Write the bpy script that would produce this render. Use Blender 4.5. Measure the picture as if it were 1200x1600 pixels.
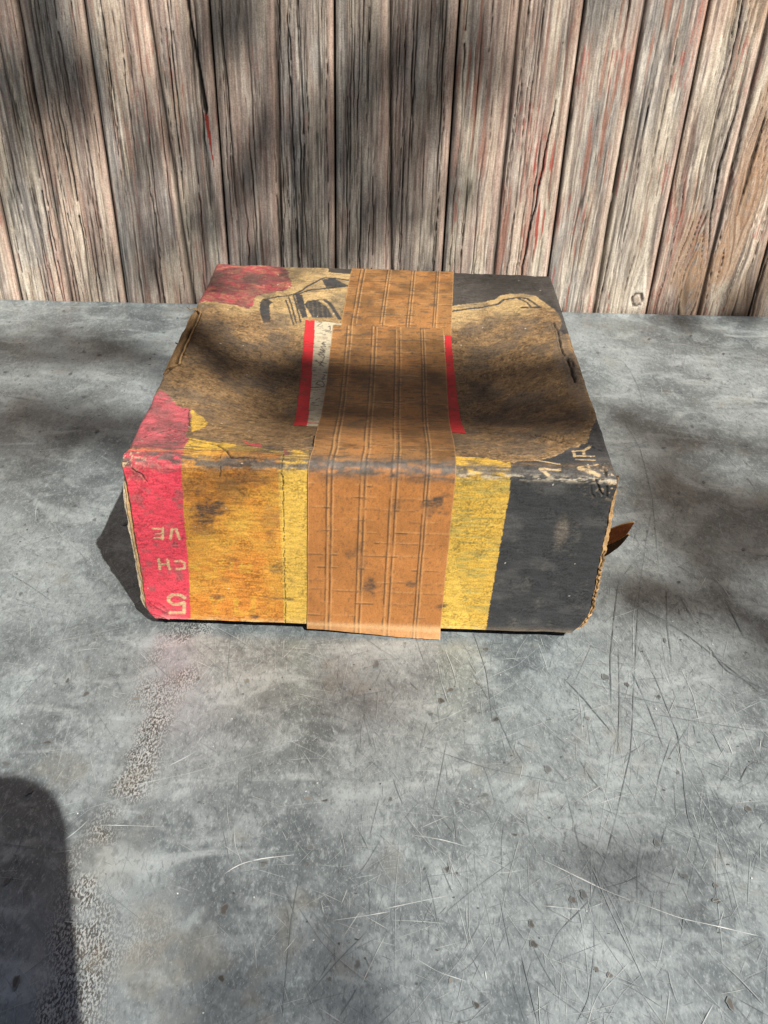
import bpy, math, random
import numpy as np

# ---------------------------------------------------------------- camera, sky, sun, exposure
scene = bpy.context.scene
for o in list(bpy.data.objects):
    bpy.data.objects.remove(o)
COL = scene.collection
CAM_LOC = (0.18418, -0.53629, 0.49602)
CAM_ROT = (0.952578, -0.026068, 0.024949)
cd = bpy.data.cameras.new('camera'); cam = bpy.data.objects.new('camera', cd); COL.objects.link(cam)
cam.location = CAM_LOC; cam.rotation_euler = CAM_ROT
cd.sensor_fit = 'VERTICAL'; cd.sensor_height = 24.0; cd.sensor_width = 18.0
cd.lens = 1444.48 / 1600 * 24.0
cd.clip_start = 0.004; cd.clip_end = 500
scene.camera = cam

SUN = np.array([0.35929, -0.51208, 0.78018])            # direction to the sun
SUN_EL = math.asin(SUN[2]); SUN_AZ = math.atan2(SUN[0], SUN[1])
world = bpy.data.worlds.new('World'); scene.world = world; world.use_nodes = True
wn = world.node_tree.nodes; wl = world.node_tree.links
sky = wn.new('ShaderNodeTexSky'); sky.sky_type = 'NISHITA'; sky.sun_disc = False
sky.sun_elevation = SUN_EL; sky.sun_rotation = SUN_AZ; sky.air_density = 1.0; sky.dust_density = 0.3
bg = wn['Background']; bg.inputs['Strength'].default_value = 0.05
wl.new(sky.outputs[0], bg.inputs['Color'])
sl = bpy.data.lights.new('sun', 'SUN'); sl.energy = 5.0; sl.angle = math.radians(0.53); sl.color = (1.0, 0.95, 0.87)
so = bpy.data.objects.new('sun', sl); COL.objects.link(so)
so.rotation_euler = (math.pi / 2 - SUN_EL, 0, math.atan2(SUN[0], -SUN[1]))
so.location = (2, -3, 6)
vs = scene.view_settings
vs.view_transform = 'Standard'; vs.look = 'None'; vs.gamma = 1.0; vs.use_curve_mapping = False; vs.exposure = 0.66
scene.render.engine = 'CYCLES'

# ---------------------------------------------------------------- helpers
def hsh(xi, yi, seed):
    h = (xi.astype(np.int64) * 374761393 + yi.astype(np.int64) * 668265263 + seed * 974634211) & 0xffffffff
    h = ((h ^ (h >> 13)) * 1274126177) & 0xffffffff
    h = ((h ^ (h >> 15)) * 668265263) & 0xffffffff
    return ((h ^ (h >> 16)) & 0xffffff) / float(0xffffff)
def vn(x, y, seed=0):
    """smooth value noise 0..1"""
    x = np.asarray(x, float); y = np.asarray(y, float)
    x, y = np.broadcast_arrays(x, y)
    xi = np.floor(x); yi = np.floor(y); fx = x - xi; fy = y - yi
    fx = fx * fx * fx * (fx * (fx * 6 - 15) + 10); fy = fy * fy * fy * (fy * (fy * 6 - 15) + 10)
    a = hsh(xi, yi, seed); b = hsh(xi + 1, yi, seed); c = hsh(xi, yi + 1, seed); d = hsh(xi + 1, yi + 1, seed)
    return (a * (1 - fx) + b * fx) * (1 - fy) + (c * (1 - fx) + d * fx) * fy
def fbm(x, y, seed=0, octv=4, g=0.5):
    s = 0.0; a = 1.0; t = 0.0
    for i in range(octv):
        s = s + a * vn(np.asarray(x) * 2 ** i, np.asarray(y) * 2 ** i, seed + 17 * i); t += a; a *= g
    return s / t
def mix(a, b, t):
    t = np.asarray(t)[..., None]
    return a * (1 - t) + np.asarray(b) * t
def in_poly(x, y, poly):
    c = np.zeros(x.shape, bool); n = len(poly)
    for i in range(n):
        x1, y1 = poly[i]; x2, y2 = poly[(i + 1) % n]
        if y1 == y2: continue
        c ^= ((y1 > y) != (y2 > y)) & (x < (x2 - x1) * (y - y1) / (y2 - y1) + x1)
    return c
def seg_dist(x, y, pts, along=False):
    best = np.full(x.shape, 1e9); pos = np.zeros(x.shape); L = 0; tot = []
    for (x1, y1), (x2, y2) in zip(pts[:-1], pts[1:]):
        dx, dy = x2 - x1, y2 - y1; l2 = dx * dx + dy * dy + 1e-12
        t = np.clip(((x - x1) * dx + (y - y1) * dy) / l2, 0, 1)
        d = np.hypot(x - x1 - t * dx, y - y1 - t * dy); l = math.sqrt(l2)
        k = d < best
        pos = np.where(k, L + t * l, pos); best = np.where(k, d, best); L += l
    return (best, pos / L) if along else best
def tag(o, label=None, cat=None, group=None, kind=None):
    if label: o['label'] = label
    if cat: o['category'] = cat
    if group: o['group'] = group
    if kind: o['kind'] = kind
    return o
def empty(name, loc=(0, 0, 0)):
    o = bpy.data.objects.new(name, None); COL.objects.link(o); o.location = loc; o.empty_display_size = 0.05
    return o
def link(name, me, mat=None, parent=None):
    o = bpy.data.objects.new(name, me); COL.objects.link(o)
    if mat: me.materials.append(mat)
    if parent: o.parent = parent; o.matrix_parent_inverse = __import__('mathutils').Matrix.Translation(-parent.location)
    return o
def raw_mesh(name, V, F, smooth=True):
    me = bpy.data.meshes.new(name)
    V = np.asarray(V, np.float32); F = np.asarray(F, np.int32)
    nf, k = F.shape
    me.vertices.add(len(V)); me.vertices.foreach_set('co', V.ravel())
    me.loops.add(nf * k); me.loops.foreach_set('vertex_index', F.ravel())
    me.polygons.add(nf); me.polygons.foreach_set('loop_start', np.arange(0, nf * k, k, dtype=np.int32))
    me.polygons.foreach_set('use_smooth', np.full(nf, smooth))
    me.update(calc_edges=True); me.validate()
    return me
def color(me, C, name='Col'):
    C = np.asarray(C, np.float32).reshape(-1, 3)
    a = me.color_attributes.new(name, 'FLOAT_COLOR', 'POINT')
    a.data.foreach_set('color', np.c_[C, np.ones(len(C), np.float32)].astype(np.float32).ravel())
def grid(name, P, C=None, flip=False):
    """P: (ny,nx,3) positions"""
    ny, nx = P.shape[:2]
    i = np.arange(ny * nx).reshape(ny, nx)
    F = np.stack([i[:-1, :-1], i[:-1, 1:], i[1:, 1:], i[1:, :-1]], -1).reshape(-1, 4)
    if flip: F = F[:, ::-1]
    me = raw_mesh(name, P.reshape(-1, 3), F)
    if C is not None: color(me, C)
    return me
def slab(name, P, N, th, C=None, Cedge=None):
    """a thick sheet: front grid P, pushed back by th along -N, closed round the rim"""
    ny, nx = P.shape[:2]; n = ny * nx
    i = np.arange(n).reshape(ny, nx)
    F = np.stack([i[:-1, :-1], i[:-1, 1:], i[1:, 1:], i[1:, :-1]], -1).reshape(-1, 4)
    B = F[:, ::-1] + n
    rim = np.concatenate([i[0, :], i[1:, -1], i[-1, -2::-1], i[-2:0:-1, 0]])
    r2 = np.roll(rim, -1)
    m = len(rim)
    Pf = P.reshape(-1, 3); Pb = Pf - np.asarray(N).reshape(-1, 3) * th
    V = np.concatenate([Pf, Pb, Pf[rim], Pb[rim]])
    a = 2 * n + np.arange(m); b = 2 * n + (np.arange(m) + 1) % m
    S = np.stack([b, a, a + m, b + m], -1)
    me = raw_mesh(name, V, np.concatenate([F, B, S]))
    if C is not None:
        Cf = np.asarray(C).reshape(-1, 3); Ce = Cf[rim] if Cedge is None else np.broadcast_to(np.asarray(Cedge), (m, 3))
        color(me, np.concatenate([Cf, Cf if Cedge is None else np.broadcast_to(np.asarray(Cedge), Cf.shape), Ce, Ce]))
    return me
def box_mesh(name, x0, x1, y0, y1, z0, z1, bev=0.0):
    import bmesh
    bm = bmesh.new(); bmesh.ops.create_cube(bm, size=1)
    for v in bm.verts:
        v.co = ((x0 + x1) / 2 + v.co.x * (x1 - x0), (y0 + y1) / 2 + v.co.y * (y1 - y0), (z0 + z1) / 2 + v.co.z * (z1 - z0))
    if bev: bmesh.ops.bevel(bm, geom=bm.edges[:], offset=bev, segments=3, affect='EDGES', profile=0.5)
    me = bpy.data.meshes.new(name); bm.to_mesh(me); bm.free()
    return me
class NT:
    """small node-tree writer"""
    def __init__(s, name, rough=0.8, spec=0.3):
        s.m = bpy.data.materials.new(name); s.m.use_nodes = True
        s.t = s.m.node_tree; s.b = s.t.nodes['Principled BSDF']
        s.b.inputs['Roughness'].default_value = rough; s.b.inputs['Specular IOR Level'].default_value = spec
    def n(s, typ, **kw):
        n = s.t.nodes.new(typ)
        for k, v in kw.items(): setattr(n, k, v)
        return n
    def set(s, sock, v):
        if isinstance(v, (int, float)): sock.default_value = v
        elif isinstance(v, (tuple, list)): sock.default_value = (*v, 1.0) if len(v) == 3 and sock.type == 'RGBA' else v
        else: s.t.links.new(v, sock)
    def math(s, op, a, b=0.0, c=0.0, clamp=False):
        n = s.n('ShaderNodeMath', operation=op, use_clamp=clamp)
        s.set(n.inputs[0], a); s.set(n.inputs[1], b); s.set(n.inputs[2], c)
        return n.outputs[0]
    def mixc(s, f, a, b, mode='MIX'):
        n = s.n('ShaderNodeMix', data_type='RGBA', blend_type=mode, clamp_factor=True)
        s.set(n.inputs[0], f); s.set(n.inputs[6], a); s.set(n.inputs[7], b)
        return n.outputs[2]
    def coord(s, scale=(1, 1, 1), rot=(0, 0, 0), loc=(0, 0, 0)):
        c = s.n('ShaderNodeTexCoord'); mp = s.n('ShaderNodeMapping')
        s.t.links.new(c.outputs['Object'], mp.inputs[0])
        mp.inputs['Scale'].default_value = scale; mp.inputs['Rotation'].default_value = rot; mp.inputs['Location'].default_value = loc
        return mp.outputs[0]
    def noise(s, vec, scale, detail=4, rough=0.5, dist=0.0):
        n = s.n('ShaderNodeTexNoise'); s.t.links.new(vec, n.inputs['Vector'])
        n.inputs['Scale'].default_value = scale; n.inputs['Detail'].default_value = detail
        n.inputs['Roughness'].default_value = rough; n.inputs['Distortion'].default_value = dist
        return n.outputs['Fac']
    def ramp(s, f, a, b, lo=0.0, hi=1.0):
        n = s.n('ShaderNodeMapRange', interpolation_type='SMOOTHSTEP')
        s.set(n.inputs[0], f)
        for k, v in zip((1, 2, 3, 4), (a, b, lo, hi)): n.inputs[k].default_value = v
        return n.outputs[0]
    def attr(s, name='Col'):
        n = s.n('ShaderNodeVertexColor'); n.layer_name = name
        return n.outputs['Color']
    def bump(s, h, strength=0.3, dist=0.001, prev=None):
        n = s.n('ShaderNodeBump'); n.inputs['Strength'].default_value = strength; n.inputs['Distance'].default_value = dist
        s.set(n.inputs['Height'], h)
        if prev: s.t.links.new(prev, n.inputs['Normal'])
        s.t.links.new(n.outputs[0], s.b.inputs['Normal'])
        return n.outputs[0]
    def base(s, c): s.set(s.b.inputs['Base Color'], c)
# ---------------------------------------------------------------- carton surface
W, D, H = 0.340, 0.3725, 0.1533          # carton width, depth, height (metres)
R1 = 0.009                               # radius of the front fold
S1 = H - R1                              # sheet length s where the fold starts
S2 = S1 + math.pi / 2 * R1               # s where the top starts
R2 = 0.006
S3 = S2 + D - R1 - R2                    # s where the rear fold starts
S4 = S3 + math.pi / 2 * R2
def sstep(a, b, x):
    t = np.clip((x - a) / (b - a), 0, 1)
    return t * t * (3 - 2 * t)
def sag(x, y):
    X = x / W; Y = y / D
    e = sstep(-.02, .30, X) * sstep(-.02, .26, 1 - X)
    p = sstep(.03, .34, Y) * (1 - sstep(.40, .97, Y))
    return 0.029 * e * p
def sheet(x, s):
    """position on the undented wrap-round sheet: x across, s up the front, over the fold, along the top, down the back; also the outward normal"""
    x = np.asarray(x, float); s = np.asarray(s, float)
    a1 = np.clip((s - S1) / R1, 0, math.pi / 2)
    yt = np.clip(s - S2, 0, D - R1 - R2)
    a2 = np.clip((s - S3) / R2, 0, math.pi / 2)
    down = np.maximum(s - S4, 0)
    y = R1 - R1 * np.cos(a1) + yt + R2 * np.sin(a2)
    z = np.minimum(s, S1) + R1 * np.sin(a1) - R2 * (1 - np.cos(a2)) - down
    top = sstep(S1, S2, s) * (1 - sstep(S3, S4, s))
    z = z - sag(x, y) * top
    ny = -np.cos(a1) + np.sin(a2); nz = np.sin(a1) * np.cos(a2)
    return x, y, z, ny, nz
REG = {
 'pink': [(4.8, 247.4), (7.7, 248.7), (12.8, 240.7), (19.4, 230.8), (30.3, 226.8), (36.1, 196.2), (37.6, 177.5), (39.8, 175.6), (39.8, 154.9), (39.8, 149.0), (37.6, 114.4), (36.9, 100.4), (36.9, 85.1), (36.1, 65.8), (34.7, 35.9), (33.2, 2.6), (26, -20), (-30, -20), (-30, 200)],
 'goldpatch': [(31.0, 226.1), (39.1, 222.8), (47.8, 210.1), (48.5, 202.8), (39.8, 188.9)],
 'goldtop': [(37.6, 176.9), (55.8, 175.6), (67.5, 174.2), (79.9, 170.2), (107.6, 165.6), (126.6, 168.9), (128.1, 134.3), (38.3, 130.3)],
 'yeltop': [(227.3, 166.2), (251.3, 164.9), (268.8, 158.9), (269.6, 135.0), (225.1, 133.0)],
 'blackfront': [(267.4, 147.0), (268.1, 135.0), (262.3, -0.0), (260.1, -6.0), (380, -20), (380, 176), (341.1, 229.4), (338.1, 226.8), (331.6, 212.8), (329.4, 202.8), (325.0, 193.5), (319.9, 188.9), (311.9, 182.2), (300.9, 170.9), (282.7, 163.6), (268.1, 160.9)],
 'yelpale': [(230.2, 91.1), (251.3, 4.6), (252.8, -6.0), (204.6, -6.0), (222.9, 91.1)],
 'pinkback': [(0.4, 518.0), (70.4, 518.0), (82.1, 468.8), (50.0, 447.6), (49.3, 421.0), (29.6, 423.6), (11.3, 426.3), (-0.3, 418.3), (-20, 415), (-20, 520), (75, 520)],
 'pinkbit': [(77.0, 181.5), (83.6, 174.2), (91.6, 173.6), (93.0, 169.6), (87.9, 169.6), (81.4, 174.2)],
 'pinkbit2': [(109.1, 166.9), (113.5, 162.9), (112.7, 160.3), (109.8, 158.9)],
 'blackback': [(233.8, 445.6), (237.5, 446.9), (278.3, 459.5), (284.2, 467.5), (295.1, 471.5), (308.2, 470.8), (317.7, 465.5), (323.6, 453.5), (327.9, 442.9), (333.0, 433.6), (336.0, 415.6), (336.0, 403.0), (333.0, 393.7), (329.4, 387.7), (333.8, 379.7), (338.9, 383.7), (380, 400), (380, 560), (205, 560)],
 'blackband': [(114.2, 518.0), (139.0, 518.0), (136.8, 504.1), (114.9, 506.7)],
 'gunfill': [(109.8, 489.5), (121.5, 493.4), (136.8, 478.1), (115.7, 471.5)],
 'gunblob': [(55.8, 432.3), (56.6, 439.6), (61.7, 446.2), (67.5, 438.9), (64.6, 434.9), (69.0, 405.0), (62.4, 403.0), (57.3, 421.6)],
 'gunbar': [(86.5, 458.9), (93.0, 459.5), (96.7, 443.6), (101.8, 420.3), (96.7, 420.3), (90.9, 436.9)],
 'guntrig': [(96.7, 442.2), (100.3, 448.2), (109.8, 447.6), (118.6, 438.9), (126.6, 420.3), (110.5, 421.0), (106.2, 421.0), (101.1, 432.3)],
 'rightworn': [(319.9, 338.5), (327.2, 383.7), (332.3, 387.7), (336.0, 381.7), (336.0, 318.5), (337.4, 242.1), (330.1, 227.4)],
 'darkedgeR': [(332.3, 393.0), (337.4, 401.7), (340.3, 262.0), (336.0, 263.3), (333.0, 331.8)],
}
STROKE = {
 'gun': [([(55.8, 436.2), (58.8, 443.6), (69.7, 450.9), (86.5, 459.5)], 0.97), ([(86.5, 459.5), (93.8, 469.5), (108.4, 489.5), (112.7, 494.1), (121.5, 493.4), (136.8, 489.5)], 1.23), ([(86.5, 457.5), (96.0, 465.5), (117.1, 471.5), (136.8, 478.1)], 1.41), ([(78.5, 447.6), (90.1, 408.3)], 0.88), ([(80.6, 454.2), (92.3, 411.0)], 0.88), ([(85.0, 456.9), (96.0, 413.0)], 0.97), ([(99.6, 446.9), (116.4, 450.9)], 0.88), ([(116.4, 449.5), (121.5, 443.6), (131.7, 420.3)], 1.98), ([(236.0, 436.9), (281.2, 450.2), (287.8, 460.2), (300.9, 462.8), (309.7, 460.2), (314.8, 450.2), (319.2, 440.2)], 1.41), ([(300.9, 462.2), (306.8, 454.2), (311.9, 440.9)], 1.15), ([(311.9, 440.9), (319.9, 439.6)], 1.76), ([(303.1, 440.9), (308.2, 440.2)], 1.54)],
 'tan': [([(20.8, 93.8), (19.4, 83.8)], 1.41), ([(13.5, 93.1), (20.8, 93.1)], 1.15), ([(15.0, 88.4), (20.1, 89.1)], 1.06), ([(13.5, 84.4), (20.1, 85.1)], 1.23), ([(25.2, 83.8), (27.4, 93.1)], 1.59), ([(27.4, 93.1), (31.0, 93.1)], 1.06), ([(30.3, 93.1), (31.8, 84.4)], 1.59), ([(14.3, 64.5), (14.3, 55.2)], 1.41), ([(20.8, 64.5), (21.6, 55.8)], 1.5), ([(14.3, 59.8), (21.6, 60.5)], 1.32), ([(26.7, 63.2), (31.0, 63.8), (33.2, 61.8), (33.2, 58.5), (32.5, 56.5), (29.6, 55.8), (26.7, 55.8)], 1.5), ([(30.3, 28.6), (27.4, 31.2), (21.6, 31.2), (17.9, 27.9), (17.9, 24.6), (20.8, 21.9), (25.9, 22.6), (29.6, 23.9), (28.8, 14.6), (17.9, 14.0)], 2.2)],
 'tanR': [([(287.8, 154.9), (301.7, 154.9)], 1.85), ([(288.5, 154.3), (293.6, 150.3)], 2.03), ([(285.6, 165.6), (302.4, 160.9)], 1.23), ([(314.1, 178.9), (321.4, 179.5)], 1.32), ([(321.4, 179.5), (327.2, 186.2)], 2.2), ([(314.1, 172.2), (327.9, 172.9)], 1.32), ([(314.1, 179.5), (314.1, 171.6)], 1.76), ([(321.4, 179.5), (321.4, 172.9)], 1.76), ([(314.1, 167.6), (327.2, 167.6)], 1.15), ([(314.8, 157.6), (328.7, 162.3)], 1.41), ([(314.8, 156.3), (328.7, 151.6)], 2.64), ([(321.4, 158.9), (322.1, 152.9)], 1.76)],
 'ghost': [([(61.7, 63.2), (61.7, 55.2)], 1.76), ([(61.7, 59.8), (68.2, 59.8)], 1.76), ([(68.2, 63.2), (68.2, 55.2)], 1.76), ([(75.5, 63.2), (74.8, 54.5), (82.1, 55.2), (82.1, 63.2)], 1.76), ([(74.8, 59.2), (82.1, 59.8)], 1.76), ([(37.6, 61.2), (44.2, 54.5)], 2.2), ([(44.9, 61.8), (53.7, 61.2)], 1.76), ([(53.7, 61.2), (55.8, 54.5)], 1.76), ([(69.7, 27.9), (69.0, 15.9), (78.5, 16.6)], 2.64), ([(82.8, 30.6), (82.1, 15.9)], 2.64), ([(50.7, 29.2), (54.4, 15.3)], 2.64), ([(59.5, 29.2), (53.7, 23.3)], 2.2)],
 'ink': [([(117.8, 320.5), (124.4, 315.9), (125.1, 319.9), (122.9, 325.2), (119.3, 323.9), (117.8, 319.9)], 0.44), ([(122.9, 327.8), (124.4, 328.5), (123.7, 331.2), (122.2, 329.8), (122.9, 327.8)], 0.44), ([(122.9, 331.8), (124.4, 332.5), (124.4, 334.5), (122.9, 335.2)], 0.44), ([(122.9, 337.8), (125.1, 338.5), (125.9, 337.2)], 0.44), ([(114.9, 355.8), (122.2, 347.1)], 0.44), ([(118.6, 353.8), (124.4, 351.1)], 0.44), ([(118.6, 348.5), (121.5, 356.4)], 0.4), ([(116.4, 364.4), (121.5, 358.4), (122.2, 359.8), (121.5, 363.1), (115.7, 365.1), (121.5, 364.4), (116.4, 368.4), (122.2, 367.1), (117.1, 372.4), (122.2, 369.1), (117.8, 376.4), (122.2, 376.4), (117.8, 381.7), (121.5, 379.7), (118.6, 382.4), (121.5, 383.7)], 0.4), ([(120.0, 399.0), (125.9, 400.3)], 0.4), ([(122.2, 406.3), (123.7, 407.7), (124.4, 401.7), (120.0, 400.3)], 0.4), ([(111.3, 413.0), (114.2, 414.3)], 0.35), ([(112.7, 408.3), (115.7, 412.3)], 0.35), ([(114.9, 397.0), (117.1, 396.3)], 0.35), ([(114.2, 314.5), (120.8, 315.2)], 0.62), ([(114.9, 295.9), (117.1, 295.9)], 0.44), ([(120.0, 293.3), (122.9, 296.6)], 0.44), ([(116.4, 285.3), (122.9, 284.6)], 0.44), ([(117.8, 289.3), (119.3, 287.9)], 0.44), ([(115.7, 274.6), (120.0, 276.0)], 0.35)],
}
CRACK = [
 ([(7.7, 176.2), (12.1, 182.2), (24.5, 188.9)], 0.7, 0.8),
 ([(25.9, 188.9), (37.6, 188.2)], 0.62, 0.8),
 ([(37.6, 177.5), (47.1, 174.2), (61.7, 169.6), (68.2, 162.9), (74.1, 154.3)], 1.15, 1.2),
 ([(74.1, 154.3), (90.9, 154.9)], 0.66, 0.5),
 ([(66.8, 148.3), (65.3, 139.6)], 0.62, 0.6),
 ([(66.8, 157.6), (66.1, 153.6)], 0.62, 0.5),
 ([(109.1, 160.3), (109.1, 133.7)], 0.53, 0.6),
 ([(30.3, 225.4), (35.4, 196.8)], 0.7, 0.6),
 ([(1.1, 273.3), (4.0, 284.6), (7.7, 293.3), (9.2, 304.6), (13.5, 309.2)], 1.41, 3),
 ([(327.9, 404.3), (330.1, 385.7), (328.7, 359.1), (329.4, 337.2)], 0.97, 1.5),
 ([(330.8, 332.5), (331.6, 314.5), (331.6, 289.3)], 1.76, 2.2),
 ([(333.8, 327.8), (333.8, 313.9)], 1.06, 1.5),
 ([(290.7, 209.5), (295.1, 205.5), (302.4, 198.2), (307.5, 194.8)], 1.41, 2),
 ([(327.2, 186.9), (333.0, 180.2), (339.6, 176.2), (341.8, 172.2)], 0.97, 1.4),
 ([(332.3, 157.6), (333.0, 150.9)], 1.32, 1.2),
 ([(326.5, 147.6), (329.4, 141.6), (332.3, 136.3)], 0.97, 1.0),
 ([(323.6, 144.3), (325.0, 137.0), (327.9, 133.0)], 0.7, 0.6),
 ([(334.5, 143.0), (336.0, 134.3)], 0.88, 0.8),
 ([(109.8, 143.6), (109.1, 111.7), (107.6, 52.5), (106.9, 0.7)], 0.48, 0.5),
 ([(128.1, 174.2), (127.3, 201.5)], 1.06, 1.2),
 ([(5.5, 144.3), (11.3, 139.0), (14.3, 133.7)], 0.7, 0.7),
 ([(3.3, 23.3), (8.4, 18.6), (15.7, 15.3)], 0.97, -0.9),
 ([(4.0, 14.0), (13.5, 10.0), (25.9, 3.3)], 1.06, -1),
 ([(3.3, 24.6), (10.6, 23.3), (16.4, 17.9)], 0.88, -0.8),
]
TAPE = {
 'front_l': [(123.7, -5.3), (127.3, 147.6), (129.5, 170.9), (126.6, 239.4), (126.6, 414.3)],
 'front_r': [(227.3, -6.0), (229.5, 156.3), (230.2, 233.4), (230.2, 351.8), (228.0, 415.6)],
 'back_l': [(133.9, 414.3), (138.3, 516.7)],
 'back_r': [(235.3, 397.7), (241.1, 518.0)],
 'label': [(100.3, 416.3), (235.3, 398.3), (241.1, 230.1), (107.6, 237.4)],
}
SCRATCH = [
 ([(94.1, -216.0), (102.4, -208.4), (119.1, -203.3), (134.3, -200.9)], 0.78, 1),
 ([(204.2, -183.9), (224.1, -186.3), (239.7, -191.1)], 0.65, 1),
 ([(282.4, -196.4), (318.1, -216.3), (359.6, -232.8), (408.2, -242.9)], 0.96, 1),
 ([(160.6, -242.4), (175.0, -239.5), (193.3, -235.6)], 0.78, 1),
 ([(189.6, -234.2), (211.8, -228.1), (226.8, -224.2)], 0.61, 0.8),
 ([(246.1, -273.3), (245.7, -268.4)], 0.87, 1),
 ([(-150.4, 88.6), (-121.6, 102.2), (-96.8, 113.1)], 0.61, 0.9),
 ([(319.5, -158.4), (348.6, -146.2)], 0.43, 0.7),
 ([(302.7, -160.7), (340.4, -133.7)], 0.43, 0.6),
 ([(-92.1, -31.2), (-78.0, -29.8), (-6.9, -1.6)], 0.43, 0.5),
 ([(56.5, -19.9), (57.1, -23.4)], 0.43, 0.5),
 ([(172.1, -178.4), (196.2, -177.3)], 0.43, 0.5),
 ([(9.4, -185.5), (51.0, -184.6)], 0.61, 0.7),
 ([(9.0, -249.0), (15.6, -249.5)], 0.7, 0.9),
 ([(210.2, -179.1), (228.6, -168.8)], 0.52, 0.8),
 ([(308.5, -228.9), (318.6, -224.5)], 0.52, 0.6),
 ([(349.5, -69.7), (356.9, -21.8), (371.5, 38.0), (382.7, 79.7)], 0.96, -1),
 ([(345.9, -114.7), (355.8, -67.5), (365.9, -7.3)], 0.61, -0.9),
 ([(403.2, -26.2), (409.9, 20.8), (420.6, 73.3)], 0.7, -0.9),
 ([(378.4, 50.3), (405.3, 28.1), (421.7, 10.2), (436.4, -10.7), (453.4, -37.1), (466.3, -57.1)], 1.04, -1),
 ([(318.3, -43.9), (329.8, -62.6), (346.8, -97.8)], 1.04, -0.7),
 ([(370.7, -31.3), (375.5, -66.6), (378.3, -96.3), (379.6, -110.3)], 0.78, -0.8),
 ([(384.4, 0.9), (391.8, -95.6), (381.8, -164.4), (386.0, -202.9)], 0.78, -0.7),
 ([(373.6, -75.8), (412.9, -82.9), (456.1, -89.7)], 0.52, -0.6),
 ([(204.1, -110.2), (255.5, -129.7), (313.5, -142.7)], 0.52, -0.7),
 ([(139.2, -211.1), (137.0, -243.8), (138.0, -300.3)], 0.78, -0.7),
 ([(182.6, -245.8), (162.4, -268.8), (147.0, -290.1)], 0.61, -0.6),
 ([(400.4, 80.7), (354.7, -114.2), (326.4, -190.0), (297.7, -252.5)], 0.7, -0.7),
 ([(280.6, -260.6), (287.9, -245.4), (313.6, -220.6)], 0.7, -0.6),
 ([(422.8, -135.1), (431.0, -121.6), (440.6, -114.1), (446.4, -120.9)], 0.7, -1),
 ([(230.6, -103.3), (223.0, -146.8), (217.1, -176.4)], 0.52, -0.5),
 ([(-108.5, 114.3), (-124.2, 173.9), (-150.6, 265.1)], 0.61, -0.6),
 ([(-129.4, 152.6), (-132.0, 229.6)], 0.43, -0.5),
 ([(359.0, 262.2), (365.7, 287.5), (452.4, 306.2)], 0.43, -0.2),
 ([(463.2, 375.9), (468.8, 421.7), (467.0, 470.3), (461.8, 504.4)], 0.61, -0.8),
 ([(417.0, 81.7), (436.2, 198.5), (442.9, 292.7), (435.2, 359.5)], 0.61, -0.6),
 ([(491.0, 258.9), (500.2, 309.5), (506.7, 364.6)], 0.52, -0.6),
 ([(69.9, -56.4), (65.0, -5.1)], 0.43, -0.5),
 ([(250.1, 23.6), (261.4, -40.2), (262.6, -90.2)], 0.78, -0.45),
 ([(256.9, -223.0), (261.1, -261.3)], 0.43, -0.4),
 ([(204.0, -87.1), (156.0, -115.3)], 0.43, -0.3),
 ([(34.2, -155.4), (47.7, -169.6), (57.7, -188.0)], 0.43, 0.2),
 ([(345.8, 44.5), (318.8, -2.6), (231.4, -79.7)], 0.52, -0.4),
 ([(387.3, -95.8), (371.0, -129.7), (362.1, -155.6)], 0.52, -0.6),
 ([(465.4, 59.2), (468.3, 5.3)], 1.13, -0.7),
 ([(427.6, 57.1), (433.1, 25.8)], 1.39, -0.6),
 ([(435.1, 3.6), (443.2, -30.9), (468.8, -49.3)], 1.13, -0.6),
]
SPOT = [
 (103, -278, 2.9),
 (98, -238, 4.3),
 (234, -60, 3.2),
 (227, -71, 3.6),
 (265, -87, 3.2),
 (386, -59, 2.2),
 (365, -48, 2.5),
 (270, -181, 1.8),
 (227, -207, 2.2),
 (274, -240, 2.9),
 (274, -252, 3.2),
 (307, -265, 2.2),
 (314, -268, 2.2),
 (240, -287, 2.5),
 (300, -224, 2.9),
 (385, -221, 2.9),
 (387, -211, 2.2),
 (235, -159, 1.8),
 (-45, -65, 2.5),
 (-28, -77, 3.2),
 (-41, -122, 2.9),
 (49, -58, 2.2),
 (-130, 201, 2.2),
 (-105, 154, 2.5),
 (-140, 122, 1.6),
 (-168, 464, 2.8),
 (-233, 404, 2.1),
 (-249, 588, 2.4),
 (-211, 539, 2.3),
 (-161, 587, 2.4),
 (-103, 443, 2.2),
 (-106, 532, 2.3),
 (-152, 552, 2.3),
 (-106, 458, 2.2),
 (-6, -284, 3.6),
 (-32, -225, 3.2),
 (577, 694, 3.0),
 (436, 517, 3.3),
 (509, 563, 2.8),
 (566, 578, 2.8),
 (594, 527, 2.8),
 (263, -16, 2.9),
 (432, 74, 2.2),
 (423, -155, 3.2),
 (192, -158, 1.8),
 (150, -161, 2.2),
 (376, -281, 3.6),
 (143, -207, 1.8),
 (384, -128, 1.8),
]
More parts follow.
